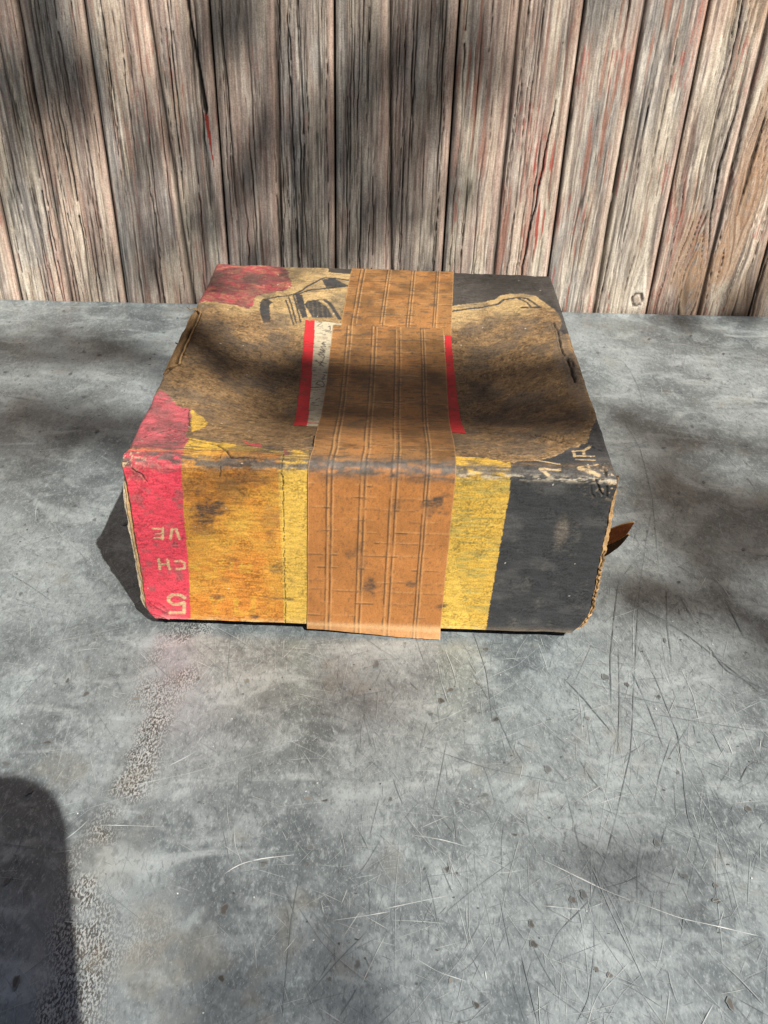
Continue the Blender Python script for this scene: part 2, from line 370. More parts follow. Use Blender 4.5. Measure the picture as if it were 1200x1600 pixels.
STAIN = [
 (56.6, 112.4, 14.6, 10.6, 0.95),
 (50.7, 96.4, 11.7, 11.3, 0.55),
 (72.6, 125.7, 13.9, 10.0, 0.35),
 (88.7, 137.0, 19.7, 5.3, 0.4),
 (100.3, 103.1, 6.6, 21.9, 0.3),
 (101.8, 59.8, 7.3, 6.7, 0.6),
 (49.3, 125.7, 4.4, 3.3, 0.5),
 (70.4, 66.5, 4.4, 2.0, 0.5),
 (61.7, 47.2, 6.5, 4.0, 0.45),
 (81.4, 14.0, 8.0, 2.6, 0.8),
 (104.7, 30.6, 12.4, 2.0, 0.6),
 (55.8, 31.2, 6.6, 2.7, 0.6),
 (112.7, 49.9, 3.0, 7.3, 0.4),
 (163.1, 82.4, 5.1, 5.4, 0.4),
 (155.8, 75.8, 4.4, 4.0, 0.5),
 (202.5, 49.9, 4.3, 2.6, 0.6),
 (216.3, 126.3, 11.0, 9.4, 0.85),
 (211.9, 116.4, 4.4, 6.6, 0.4),
 (171.8, 46.5, 5.1, 9.3, 0.75),
 (189.3, 121.0, 3.7, 6.0, 0.4),
 (204.6, 144.3, 9.5, 4.7, 0.35),
 (135.4, 140.3, 6.5, 3.3, 0.3),
 (227.3, 29.9, 4.3, 2.7, 0.6),
 (165.3, 67.8, 3.6, 12.0, 0.3),
 (53.7, 338.5, 31.3, 23.9, 0.35),
 (93.0, 327.8, 32.9, 19.3, 0.3),
 (175.5, 333.8, 33.5, 19.3, 0.3),
 (158.0, 244.7, 11.6, 14.0, 0.5),
 (126.6, 321.2, 6.6, 12.0, 0.4),
 (275.4, 219.4, 26.3, 21.3, 0.3),
 (31.0, 344.5, 14.6, 33.2, 0.35),
 (311.2, 326.5, 24.0, 14.6, 0.3),
]
CLUMP = [
 (0.080, 0.672, 0.02, 12),
 (0.076, 0.650, 0.022, 14),
 (0.066, 0.620, 0.022, 14),
 (0.053, 0.587, 0.018, 6),
 (0.117, 0.632, 0.025, 8),
 (0.130, 0.602, 0.02, 5),
 (0.009, 0.465, 0.022, 9),
 (-0.036, 0.445, 0.025, 6),
 (-0.106, 0.572, 0.034, 15),
 (-0.107, 0.543, 0.034, 15),
 (-0.119, 0.493, 0.034, 15),
 (-0.097, 0.441, 0.034, 12),
 (-0.126, 0.395, 0.034, 10),
 (-0.221, 0.511, 0.034, 12),
 (-0.241, 0.468, 0.034, 14),
 (-0.248, 0.429, 0.034, 14),
 (-0.223, 0.394, 0.034, 14),
 (-0.213, 0.363, 0.034, 12),
 (-0.283, 0.473, 0.034, 8),
 (-0.286, 0.428, 0.034, 6),
 (-0.284, 0.348, 0.034, 11),
 (-0.168, 0.385, 0.034, 10),
 (-0.154, 0.452, 0.034, 8),
 (-0.333, 0.464, 0.03, 8),
 (-0.346, 0.429, 0.025, 8),
 (-0.431, 0.400, 0.03, 4),
 (0.209, 0.369, 0.018, 14),
 (0.170, 0.351, 0.018, 14),
 (0.127, 0.325, 0.018, 14),
 (0.077, 0.290, 0.014, 9),
 (0.253, 0.246, 0.02, 16),
 (0.215, 0.222, 0.02, 16),
 (0.180, 0.193, 0.02, 16),
 (0.142, 0.170, 0.018, 14),
 (0.217, 0.170, 0.015, 9),
 (0.257, 0.167, 0.015, 6),
 (-0.304, -0.028, 0.02, 8),
 (-0.321, -0.072, 0.022, 11),
 (-0.375, -0.098, 0.022, 9),
 (-0.228, -0.106, 0.022, 16),
 (-0.253, -0.133, 0.024, 19),
 (-0.282, -0.156, 0.024, 22),
 (-0.295, -0.177, 0.024, 19),
 (-0.226, -0.180, 0.022, 16),
 (-0.240, -0.205, 0.022, 16),
 (-0.178, -0.166, 0.022, 9),
 (-0.655, 0.080, 0.018, 11),
 (-0.583, 0.109, 0.015, 7),
 (-0.146, -0.211, 0.015, 11),
 (-0.171, -0.242, 0.015, 12),
 (-0.114, -0.196, 0.015, 8),
 (-0.143, -0.263, 0.015, 7),
 (0.115, 0.142, 0.022, 6),
 (0.095, 0.114, 0.02, 10),
 (0.065, 0.096, 0.016, 16),
 (0.033, 0.080, 0.016, 16),
 (-0.001, 0.065, 0.016, 16),
 (-0.033, 0.049, 0.016, 16),
 (-0.068, 0.042, 0.016, 12),
 (-0.095, 0.016, 0.014, 10),
 (-0.087, -0.007, 0.014, 8),
 (0.101, 0.062, 0.014, 8),
 (0.075, 0.040, 0.014, 12),
 (0.043, 0.026, 0.014, 12),
 (0.012, 0.011, 0.014, 12),
 (-0.024, -0.005, 0.014, 12),
 (-0.044, -0.024, 0.014, 12),
 (-0.054, -0.041, 0.014, 8),
 (-0.031, 0.030, 0.014, 8),
 (0.001, 0.208, 0.012, 3),
 (0.070, 0.243, 0.012, 5),
 (-0.174, 0.157, 0.012, 3),
 (0.141, -0.171, 0.025, 2),
 (0.333, -0.271, 0.02, 3),
 (0.294, -0.283, 0.02, 2),
 (0.264, -0.292, 0.02, 3),
 (0.120, -0.294, 0.025, 2),
]
# ---------------------------------------------------------------- materials
def painted(name, rough=0.85, spec=0.2, fib=900, amt=0.22, bump=0.25, bd=0.0006, st=(1, 1, .25), f2m=.5):
    t = NT(name, rough, spec)
    v = t.coord()
    f = t.noise(v, fib, 3, 0.6)
    f2 = t.noise(t.coord(st), fib * 0.5, 3, 0.6)
    k = t.math('ADD', t.ramp(f, 0.3, 0.7, 1 - amt, 1 + amt), t.ramp(f2, 0.3, 0.7, -amt * f2m, amt * f2m))
    g = t.n('ShaderNodeCombineColor'); [t.set(g.inputs[i], k) for i in range(3)]
    t.base(t.mixc(1.0, t.attr(), g.outputs[0], 'MULTIPLY'))
    t.bump(t.math('ADD', f, f2), bump, bd)
    return t.m
M_BOARD = painted('weathered_wood', 0.9, 0.12, 700, 0.20, 0.35, 0.0008)
M_CARD = painted('printed_cardboard', 0.68, 0.28, 900, 0.20, 0.30, 0.0006, (.22, 1, 1), .9)
M_KRAFT = painted('raw_kraft_cardboard', 0.92, 0.1, 1100, 0.25, 0.4, 0.0006)
M_TAPE = painted('gummed_paper_tape', 0.55, 0.35, 1000, 0.12, 0.18, 0.0004)
M_LABEL = painted('label_paper', 0.6, 0.3, 1200, 0.06, 0.1, 0.0003)
def plain(name, c, rough=0.7, spec=0.3, nscale=30, amt=0.3):
    t = NT(name, rough, spec)
    f = t.noise(t.coord(), nscale, 5, 0.6)
    t.base(t.mixc(t.ramp(f, 0.3, 0.7), tuple(np.array(c) * (1 - amt)), tuple(np.array(c) * (1 + amt))))
    return t.m
M_DARK = plain('dark_backing_wood', (.02, .017, .014))
M_GROUND = plain('ground_dirt', (.16, .13, .10), .95, .1, 6)
M_LEG = plain('table_leg_steel', (.22, .23, .23), .5, .4, 20)
M_SKIN = plain('skin', (.45, .27, .2), .55, .4, 60, .06)
M_SHIRT = plain('shirt_cloth', (.04, .05, .08), .9, .1, 200)
M_DEVICE = plain('device_shell', (.02, .02, .022), .3, .5, 80, .1)
M_BARK = plain('bark', (.12, .09, .07), .95, .1, 12, .4)
def leaf_mat():
    t = NT('leaf', 0.5, 0.3)
    f = t.noise(t.coord(), 3.0, 3)
    t.base(t.mixc(f, (.035, .075, .018), (.08, .12, .03)))
    return t.m
M_LEAF = leaf_mat()

# ---------------------------------------------------------------- the ground
tag(link('ground', grid('ground', np.stack(np.meshgrid(np.linspace(-40, 40, 9), np.linspace(-40, 40, 9)) + [np.full((9, 9), -0.9)], -1)), M_GROUND), kind='structure')

# ---------------------------------------------------------------- board wall
YAW = 0.03032; WY = 0.6391
CW, SW = math.cos(YAW), math.sin(YAW)
BW = 0.1405; U0 = -0.3187
wall = empty('board_wall', (0.17, WY + 0.02, -0.9))
tag(wall, 'old wall of vertical weathered grey boards behind the table', 'wall')
def wpos(u, dpt, z):
    """u along the wall, dpt out of the wall towards the table"""
    return np.stack(np.broadcast_arrays(u * CW + dpt * SW, WY + u * SW - dpt * CW, z), -1)
zd = np.linspace(-0.03, 0.46, 230)
ZR = np.concatenate([np.linspace(-0.9, -0.03, 24)[:-1], zd, np.linspace(0.46, 1.5, 30)[1:]])
# per-board look: (grey amount, warm tan, redness, crack density, cool streak)
LOOK = {-3: (.5, .5, .4, 14, .4), -2: (.5, .5, .4, 14, .4), -1: (.35, .7, .9, 10, .2), 0: (.45, .6, .35, 22, .35), 1: (.35, .65, .55, 16, .45), 2: (.9, .08, .30, 22, .4), 3: (.95, .05, .25, 24, .3),
        4: (.40, .55, .85, 15, .15), 5: (.5, .40, .95, 5, .35), 6: (.22, .95, .95, 12, .15), 7: (.3, .9, .5, 8, .2), 8: (.4, .6, .4, 12, .3), 9: (.5, .5, .4, 12, .3)}
GREY = np.array([.285, .238, .206]); COOL = np.array([.300, .288, .275]); TAN = np.array([.565, .480, .380]); PALE = np.array([.74, .67, .57]); RUST = np.array([.30, .140, .100]); PINK = np.array([.55, .36, .285]); REDP = np.array([.33, .055, .040])
def board(k):
    rng = np.random.RandomState(100 + k)
    gr, tan, red, ncr, cool = LOOK.get(k, (.5, .5, .4, 10, .35))
    u0 = U0 + BW * k; gap = 0.0012
    nx = 142 if -2 < k < 9 else 48
    a = np.linspace(0.0, 1.0, nx)
    w = BW - 2 * gap
    A, Z = np.meshgrid(a * w, ZR)                   # metres across, height
    zz = Z
    # grain line coordinate: long slow waves, knots push it aside
    q = A + .0011 * (fbm(A / .006, zz / .022, 21 + k, 3) - .5) + .008 * (fbm(A / .08, zz / .5, 11 + k, 3) - .5) + .003 * (fbm(A / .02, zz / .16, 31 + k, 3) - .5)
    slant = rng.uniform(-.02, .02); q = q + slant * zz
    knots = {5: [(.123, .017, .0135, .036)], 6: [(.05, .06, .018, .05), (.098, .165, .015, .05), (.083, .07, .012, .03)], 0: [(.115, .31, .004, .03)], 1: [(.03, .33, .005, .05)]}.get(k, [])
    ring = np.zeros_like(A)
    kd = np.full_like(A, 9.)
    for (ka, kz, kr, kl) in knots:
        d = np.hypot((A - ka) / kr, (zz - kz) / kl)
        q = q + np.sign(A - ka) * kr * .9 * np.exp(-d * d * .8) * -1
        ring = np.maximum(ring, np.exp(-d * d * 1.2)); kd = np.minimum(kd, d)
    if k in (6, 7):                                 # flame figure
        q = q + .022 * (fbm(A / .035, zz / .11, 77 + k, 3) - .5) * sstep(.42, .0, zz)
    # relief
    fine = fbm(q / .0016, zz / .07, 51 + k, 3, .6)
    mid = fbm(q / .0052, zz / .22, 61 + k, 3, .6)
    low = fbm(q / .022, zz / .3, 71 + k, 3)
    ridge = np.abs(fbm(q / .0062, zz / .40, 81 + k, 2) - .5) * 2
    line = (1 - sstep(.0, .085, ridge)) * sstep(.25, .5, fbm(q / .02, zz / .06, 83 + k, 3))                # thin dark lines along the grain
    dep = .0011 * (fine - .5) + .0014 * (mid - .5) + .0014 * (low - .5) - .0010 * line
    # cracks
    crack = np.zeros_like(A)
    for c in range(ncr * 2):
        c0 = rng.uniform(.04, .96) * w; zc = rng.uniform(-.1, .45); ln = rng.uniform(.04, .20); wd = rng.uniform(.00035, .0008)
        if rng.rand() < .12: wd *= 1.9
        qq = np.abs(q - c0 - slant * .2 - .0018 * (vn(zz / .018, c * 3.1, 5 + k) - .5) - .003 * (vn(zz / .08, c * 1.7, 8 + k) - .5))
        e = np.clip(1 - np.abs(zz - zc) / ln, 0, 1) ** .45
        crack = np.maximum(crack, (1 - sstep(.35 * wd, wd * 1.25, qq)) * e * (vn(zz / .03, c * 7.7, 3) > .12))
    if k == 1:                                      # the long split at the right-hand side of this board, wide open at its foot
        sp = np.interp(zz, [.24, .275, .37], [.126, .1235, .1135]); wd = np.interp(zz, [.235, .243, .27, .33, .4], [.0, .0032, .0024, .0016, .0012])
        crack = np.maximum(crack, (1 - sstep(.7, 1.1, np.abs(A - sp) / np.maximum(wd, 1e-5))) * (zz > .236))
    if k == 4:
        sp = np.interp(zz, [.06, .15, .2, .25, .4], [.104, .112, .115, .120, .122]); wd = .0011 * (1 - sstep(.24, .27, zz))
        crack = np.maximum(crack, (1 - sstep(.6, 1.2, np.abs(A - sp - .002 * (vn(zz / .02, 0 * zz, 9) - .5)) / np.maximum(wd, 1e-5))))
    if k == 6:
        sp = np.interp(zz, [.13, .2, .26], [.089, .0915, .0935]); wd = .0024 * sstep(.12, .2, zz) * (1 - sstep(.22, .27, zz))
        crack = np.maximum(crack, .8 * (1 - sstep(.6, 1.2, np.abs(A - sp) / np.maximum(wd, 1e-5))))
    dep = dep - .0038 * crack
    # bead groove down the middle, eased edges
    gp = {0: .0650, 1: .0785 - .055 * 0, 2: .0705, 3: .0655, 4: .0665, 5: .0672, 6: .0690}.get(k, .067)
    if k == 1: gp = .0885 - .053 * zz
    if k == 2: gp = .0665 + .022 * zz
    if k == 3: gp = .0735 - .035 * zz
    g = A - gp
    groove = np.exp(-(g / .0026) ** 2); bead = np.exp(-((g + .0055) / .0035) ** 2)
    dep = dep - .0060 * groove + .0010 * bead
    ed = np.minimum(A, w - A)
    dep = dep - .0030 * (1 - sstep(0, .0026 + .002 * vn(zz / .03, A * 0 + k, 91), ed))
    # colour of the wood; cracks, groove and board edges coloured darker
    n1 = fbm(q / .012, zz / .18, 101 + k, 4); n2 = fbm(q / .03, zz / .10, 111 + k, 4); n3 = fbm(q / .0021, zz / .06, 121 + k, 4, .65)
    C = mix(np.broadcast_to(GREY, A.shape + (3,)).copy(), TAN, np.clip(sstep(.34, .66, n1) * (.35 + tan), 0, 1))
    C = mix(C, COOL, np.clip(sstep(.5, .72, n2) * cool * 1.5, 0, .85))
    C = mix(C, PALE, sstep(.52, .76, n3) * (.70 - .40 * gr))
    C = mix(C, C * .58, sstep(.52, .32, n3) * .8)
    C = mix(C, C * .25, line * .9)
    rn = fbm(q / .0045, zz / .10, 131 + k, 3)
    rl = fbm(A / .03, zz / .12, 137 + k, 3)
    C = mix(C, RUST, sstep(.54, .70, rn) * sstep(.38, .62, rl) * red * .85)
    C = mix(C, PINK, sstep(.42, .68, fbm(A / .05, zz / .2, 141 + k, 3)) * (.10 + red * .26))
    C = mix(C, PINK * 1.18, np.clip((np.exp(-((g + .0065) / .0042) ** 2) * .75 + (1 - sstep(.003, .011, w - A)) * .7) * (.40 + .6 * (n3 - .3)), 0, .8))
    fl = sstep(.70, .76, vn(q / .0015, zz / .026, 151 + k)) * sstep(.62, .70, fbm(A / .025, zz / .06, 161 + k, 2)) * .5
    C = mix(C, REDP, fl * np.clip(red * 1.1, 0, 1))
    if k == 1: C = mix(C, REDP, (np.abs(A - np.interp(zz, [.17, .237], [.131, .126])) < .0022 * sstep(.16, .235, zz)) * (zz < .238) * 1.0)
    if k == 4:
        C = mix(C, REDP, sstep(.55, .7, vn(q / .0024, zz / .04, 5)) * sstep(.25, .18, zz) * sstep(.06, .1, zz) * (np.abs(A - .115) < .012) * .9)
    for (ka, kz, kr, kl) in knots:
        d = np.hypot((A - ka) / kr, (zz - kz) / (kl if k == 6 else kr * 1.15)) + .25 * (fbm(A / .004, zz / .004, 7, 2) - .5)
        rg = (1 - sstep(.35, 1.6, d))
        if k == 5:
            fl_ = np.hypot((A - ka - .002) / .009, (zz - kz - .022) / .026); C = mix(C, PALE * 1.0, np.clip(rg * .75 + .55 * (1 - sstep(.3, 1.1, fl_)), 0, .85) * (.6 + .4 * sstep(.4, .6, n3))); rk = (1 - sstep(.08, .19, np.abs(d - .50))) * sstep(.05, .35, vn(np.arctan2(zz - kz, A - ka) * 1.6, zz * 0, 3)); C = mix(C, np.array([.07, .045, .032]), rk * .9); C = mix(C, np.array([.30, .20, .14]), (1 - sstep(.1, .45, d)) * .6); dep = dep - .0018 * rk
        elif k == 6:
            C = mix(C, np.array([.40, .215, .11]), rg * .75 * (.5 + .5 * np.sin(d * 15 + 3 * n1)))
    if k in (6, 7): C = mix(C, np.array([.38, .245, .155]), sstep(.45, .65, n2) * .6); C = mix(C, C * .5, sstep(.55, .7, fbm(q / .006, zz / .08, 191 + k, 3)) * .7)
    C = mix(C, np.array([.025, .020, .017]), np.clip(crack * 1.0, 0, 1))
    C = mix(C, np.array([.075, .06, .05]), np.exp(-(g / .0019) ** 2) * .8)
    C = mix(C, np.array([.06, .05, .04]), (1 - sstep(.0001, .0014, ed)) * .7)
    base = .004 + .0015 * rng.randn() * .6
    P = wpos(u0 + gap + A, base + dep, Z)
    # returns: side faces back into the wall
    L = wpos(np.full((len(ZR), 1), u0 + gap), np.full((len(ZR), 1), -.02), ZR[:, None]); Rr = wpos(np.full((len(ZR), 1), u0 + gap + w), np.full((len(ZR), 1), -.02), ZR[:, None])
    P = np.concatenate([L, P, Rr], 1); C = np.concatenate([C[:, :1] * .6, C, C[:, -1:] * .6], 1)
    return grid('board', P, np.clip(C, 0.005, .9))
for k in range(-7, 13):
    link('board', board(k), M_BOARD, wall)
nb = np.array([[U0 - 7 * BW, -.0215, -.9], [U0 + 13 * BW, -.0215, -.9], [U0 + 13 * BW, -.0215, 1.5], [U0 - 7 * BW, -.0215, 1.5]])
PB = np.stack([wpos(nb[:, 0], nb[:, 1], nb[:, 2])[[0, 1]], wpos(nb[:, 0], nb[:, 1], nb[:, 2])[[3, 2]]])
link('backing', slab('backing', PB, np.broadcast_to(np.array([SW, -CW, 0]), PB.shape), .02), M_DARK, wall)

# ---------------------------------------------------------------- metal table
table = empty('metal_table', (0.17, 0.1, -0.9))
tag(table, 'scratched blue grey sheet metal table top under the carton', 'table')
TX0, TX1, TY0 = -0.62, 0.98, -0.47
def zinc():
    t = NT('galvanised_sheet', 0.5, 0.45)
    v = t.coord()
    n1 = t.noise(v, 8, 4, .6, .5); n2 = t.noise(v, 34, 4, .68, .5); n3 = t.noise(t.coord((1.5, .8, 1), (0, 0, .6)), 190, 2, .7, .4); n4 = t.noise(t.coord((1.7, .8, 1), (0, 0, .9)), 520, 2, .7)
    n5 = t.noise(t.coord((1, 2.2, 1), (0, 0, .25), (2, 7, 0)), 16, 3, .6, .8)
    c = t.mixc(t.ramp(n1, .36, .64), (.138, .162, .172), (.288, .326, .337))
    c = t.mixc(t.math('MULTIPLY', t.ramp(n5, .50, .72), .62), c, (.46, .51, .52))
    c = t.mixc(t.math('MULTIPLY', t.ramp(n2, .48, .68), .50), c, (.42, .47, .48))
    c = t.mixc(t.math('MULTIPLY', t.ramp(n2, .45, .26), .45), c, (.085, .098, .105))
    c = t.mixc(t.math('MULTIPLY', t.ramp(n3, .52, .72), .45), c, (.45, .50, .51))
    c = t.mixc(t.math('MULTIPLY', t.ramp(n3, .47, .32), .40), c, (.075, .088, .095))
    c = t.mixc(t.math('MULTIPLY', t.ramp(n4, .56, .74), .42), c, (.60, .65, .66))
    c = t.mixc(t.math('MULTIPLY', t.ramp(n4, .45, .30), .34), c, (.07, .08, .087))
    a = t.n('ShaderNodeVertexColor'); a.layer_name = 'Stain'
    sep = t.n('ShaderNodeSeparateColor'); t.t.links.new(a.outputs['Color'], sep.inputs[0])
    # R: corroded speckle band, G: dark drips, B: warm dust
    sp = t.ramp(t.math('ADD', t.math('MULTIPLY', n4, .8), t.math('MULTIPLY', n3, .4)), .57, .66)
    c = t.mixc(t.math('MULTIPLY', t.math('MULTIPLY', sp, sep.outputs[0]), .92), c, (.070, .062, .057))
    c = t.mixc(t.math('MULTIPLY', t.math('MULTIPLY', t.ramp(n4, .52, .36), sep.outputs[0]), .75), c, (.56, .56, .53))
    c = t.mixc(t.math('MULTIPLY', sep.outputs[1], t.ramp(n3, .2, .6, .95, .6)), c, (.07, .067, .062))
    c = t.mixc(t.math('MULTIPLY', sep.outputs[2], t.ramp(n2, .35, .6, .10, .50)), c, (.25, .215, .155))
    t.base(c)
    t.b.inputs['Metallic'].default_value = 0.35
    t.set(t.b.inputs['Roughness'], t.ramp(n2, .3, .7, .27, .42))
    t.bump(t.math('ADD', t.math('MULTIPLY', n1, 2.0), t.math('MULTIPLY', n4, .10)), .3, .0012)
    return t.m
M_ZINC = zinc()
nx, ny = 420, 300
U, Vv = np.meshgrid(np.linspace(0, 1, nx), np.linspace(0, 1, ny))
X = TX0 + (TX1 - TX0) * U
yb = WY - .012 + X * SW                                # back edge follows the wall
Y = TY0 + (yb - TY0) * Vv
Zt = .0006 * (fbm(X / .12, Y / .12, 5, 2) - .5) - .0003
# only flat under the carton
Rr = .004
edge = (yb - Y)
Zt = Zt + .0022 * np.exp(-((edge - .004) / .004) ** 2)
mmx, mmy = X * 1000, Y * 1000
band = seg_dist(mmx + 14 * (fbm(X / .02, Y / .02, 6) - .5), mmy, [(34, 0), (22, -70), (18, -113), (15, -185), (20, -240), (26, -300), (30, -400)])
bandm = 1.6 * (1 - sstep(0, 34, band)) * sstep(.20, .62, fbm(X / .03, Y / .035, 8, 3))
bandm = np.maximum(bandm, .45 * (1 - sstep(15, 60, np.hypot(mmx - 50, mmy + 270))) * sstep(.4, .6, fbm(X / .02, Y / .02, 18, 3)))
spot = np.zeros_like(X)
for sx, sy, sr in SPOT:
    m_ = (np.abs(mmx - sx) < sr * 2.5) & (np.abs(mmy - sy) < sr * 2.5)
    if not m_.any(): continue
    d = np.hypot(mmx[m_] - sx, mmy[m_] - sy) / sr + .9 * (fbm(X[m_] / .003, Y[m_] / .003, int(sx) + 5, 2) - .5)
    spot[m_] = np.maximum(spot[m_], (1 - sstep(.5, 1.0, d)) * .7)
dust = (1 - sstep(10, 55, np.hypot((mmx - 60) * .6, mmy + 272))) * .8 * sstep(.38, .6, fbm(X / .03, Y / .03, 25, 3))
dust = np.maximum(dust, .5 * (1 - sstep(10, 30, np.hypot(mmx - 22, mmy + 205))))
dust = np.maximum(dust, .6 * sstep(.62, .72, fbm(X / .05, Y / .05, 21, 3)) * sstep(.5, .7, fbm(X / .012, Y / .012, 23, 2)))
S_ = np.stack([np.clip(bandm, 0, 1), spot * 0, dust], -1)
P = np.stack([X, Y, Zt], -1)
top_me = slab('table_top', P, np.broadcast_to(np.array([0, 0, 1.]), P.shape), .003, S_)
top_me.color_attributes[0].name = 'Stain'
link('table_top', top_me, M_ZINC, table)
link('apron', box_mesh('apron', TX0 + .02, TX1 - .02, TY0 + .02, TY0 + .045, -.08, -.0045), M_LEG, table)
link('apron', box_mesh('apron', TX0 + .02, TX1 - .02, .56, .585, -.08, -.0045), M_LEG, table)
for lx in (TX0 + .05, TX1 - .05):
    for ly in (TY0 + .075, .53):
        link('leg', box_mesh('leg', lx - .02, lx + .02, ly - .02, ly + .02, -.9, -.0045, .003), M_LEG, table)
# scratches: long scores and thousands of hairlines, shallow bright or dark marks in the sheet
def score_material():
    t = NT('score_mark', .45, .4); t.base(t.attr()); t.b.inputs['Metallic'].default_value = .2
    return t.m
M_SCORE = score_material()
ZBASE = np.array([.225, .258, .268])
def scores(items, seed):
    V = []; F = []; A = []
    rg = np.random.RandomState(seed)
    for pts, wd, st in items:
        pts = np.array(pts, float)
        d = np.r_[0, np.cumsum(np.hypot(*np.diff(pts, axis=0).T))]
        n = max(5, int(d[-1] / 3)); t = np.linspace(0, d[-1], n)
        x = np.interp(t, d, pts[:, 0]); y = np.interp(t, d, pts[:, 1])
        for _ in range(3):
            x[1:-1] = (x[:-2] + 2 * x[1:-1] + x[2:]) / 4; y[1:-1] = (y[:-2] + 2 * y[1:-1] + y[2:]) / 4
        r0 = rg.uniform(0, 99)
        x = x + .5 * (vn(t / 18, t * 0 + r0, 3) - .5); y = y + .5 * (vn(t / 18, t * 0 + 5 + r0, 4) - .5)
        tx = np.gradient(x); ty = np.gradient(y); l = np.hypot(tx, ty) + 1e-9; nx_, ny_ = -ty / l, tx / l
        hw = .5 * wd * (.3 + 1.0 * vn(t / 7, t * 0 + r0, 3)) * np.minimum(1, np.minimum(t, d[-1] - t) / (.2 * d[-1]) + .1)
        b0 = len(V); tgt = np.array([.80, .81, .79]) if st > 0 else np.array([.070, .075, .080])
        z = .0004 + .00002 * (len(V) % 7)
        k = np.clip(abs(st) * (.35 + .95 * vn(t / 6, t * 0 + r0 + 7, 9)), 0, 1)[:, None]
        c = ZBASE * (1 - k) + tgt * k
        for i in range(n):
            V.append(((x[i] + nx_[i] * hw[i]) / 1000, (y[i] + ny_[i] * hw[i]) / 1000, z)); V.append(((x[i] - nx_[i] * hw[i]) / 1000, (y[i] - ny_[i] * hw[i]) / 1000, z))
            A += [c[i]] * 2
            if i: F.append((b0 + 2 * i - 2, b0 + 2 * i - 1, b0 + 2 * i + 1, b0 + 2 * i))
    me = raw_mesh('scratches', V, F); color(me, np.array(A))
    return me
tag(link('scratches', scores([(p_, w_ * .75, s_ * .75) for p_, w_, s_ in SCRATCH], 1), M_SCORE, table), kind='stuff')
rg = np.random.RandomState(4); hair = []
while len(hair) < 9500:
    x0 = rg.uniform(-330, 720); y0 = rg.uniform(-330, 600)
    if 0 < x0 < 340 and 5 < y0 < 370: continue
    dens = .25 + .75 * vn(x0 / 90, y0 / 90, 44) + .35 * (x0 > 150) - .35 * (y0 > 150)
    if rg.rand() > dens: continue
    L = rg.gamma(1.5, 11) + 2 + (rg.uniform(40, 120) if rg.rand() < .045 else 0); ang = rg.choice([.62, 1.15, 1.57, 2.05, 2.55, 0.05]) + rg.normal(0, .28)
    cv = rg.normal(0, .035) * L
    dx, dy = math.cos(ang), math.sin(ang)
    if y0 > 560: continue
    pts = [(x0, y0), (x0 + dx * L / 2 - dy * cv, y0 + dy * L / 2 + dx * cv), (x0 + dx * L, y0 + dy * L)]
    bright = rg.rand() < .55
    hair.append((pts, rg.uniform(.12, .30) + (.25 if rg.rand() < .06 else 0), (rg.uniform(.15, .55) if bright else -rg.uniform(.2, .6))))
tag(link('scratches', scores(hair, 2), M_SCORE, table), kind='stuff')
# drips, pits and paint flecks on the sheet
def blots(items, seed):
    V = []; F = []; A = []
    rg = np.random.RandomState(seed)
    for (x, y, r, c, soft) in items:
        n = 11; i0 = len(V); z = .00048 + .00001 * (i0 % 5)
        V.append((x / 1000, y / 1000, z)); A.append(c)
        ph = rg.uniform(0, 6.28, 3); el = rg.uniform(.75, 1.3)
        for ring, fr in ((0, .62), (1, 1.0)):
            for k in range(n):
                a = 2 * math.pi * k / n; rr = r * fr * (1 + .22 * math.sin(2 * a + ph[0]) + .16 * math.sin(3 * a + ph[1]) + .10 * math.sin(5 * a + ph[2]))
                V.append(((x + rr * math.cos(a) * el) / 1000, (y + rr * math.sin(a) / el) / 1000, z)); A.append(np.asarray(c) * (1 - soft * ring) + ZBASE * soft * ring)
        for k in range(n):
            k2 = (k + 1) % n
            F.append((i0, i0 + 1 + k, i0 + 1 + k2, i0)); F.append((i0 + 1 + k, i0 + 1 + n + k, i0 + 1 + n + k2, i0 + 1 + k2))
    tri = [f[:3] for f in F if f[0] == f[3]]; quad = [f for f in F if f[0] != f[3]]
    me = bpy.data.meshes.new('stains'); me.from_pydata([tuple(v) for v in V], [], tri + quad); color(me, np.array(A))
    return me
rg = np.random.RandomState(9); it = []
for sx, sy, sr in SPOT: it.append((sx, sy, sr * .75, np.array([.085, .08, .072]) * rg.uniform(.8, 1.6), .85))
for _ in range(900):
    x0, y0 = rg.uniform(-330, 720), rg.uniform(-330, 590)
    if -8 < x0 < 348 and -3 < y0 < 380: continue
    u_ = rg.rand()
    if u_ < .70: it.append((x0, y0, rg.uniform(.3, .9), np.array([.09, .09, .085]), .5))
    elif u_ < .85: it.append((x0, y0, rg.uniform(.25, .6), np.array([.72, .73, .71]), .4))
    elif u_ < .96: it.append((x0, y0, rg.uniform(1.2, 3.2), np.array([.13, .135, .132]), .9))
    else: it.append((x0, y0, rg.uniform(1.0, 2.4), np.array([.20, .19, .165]), .9))
tag(link('stains', blots(it, 3), M_SCORE, table), kind='stuff')
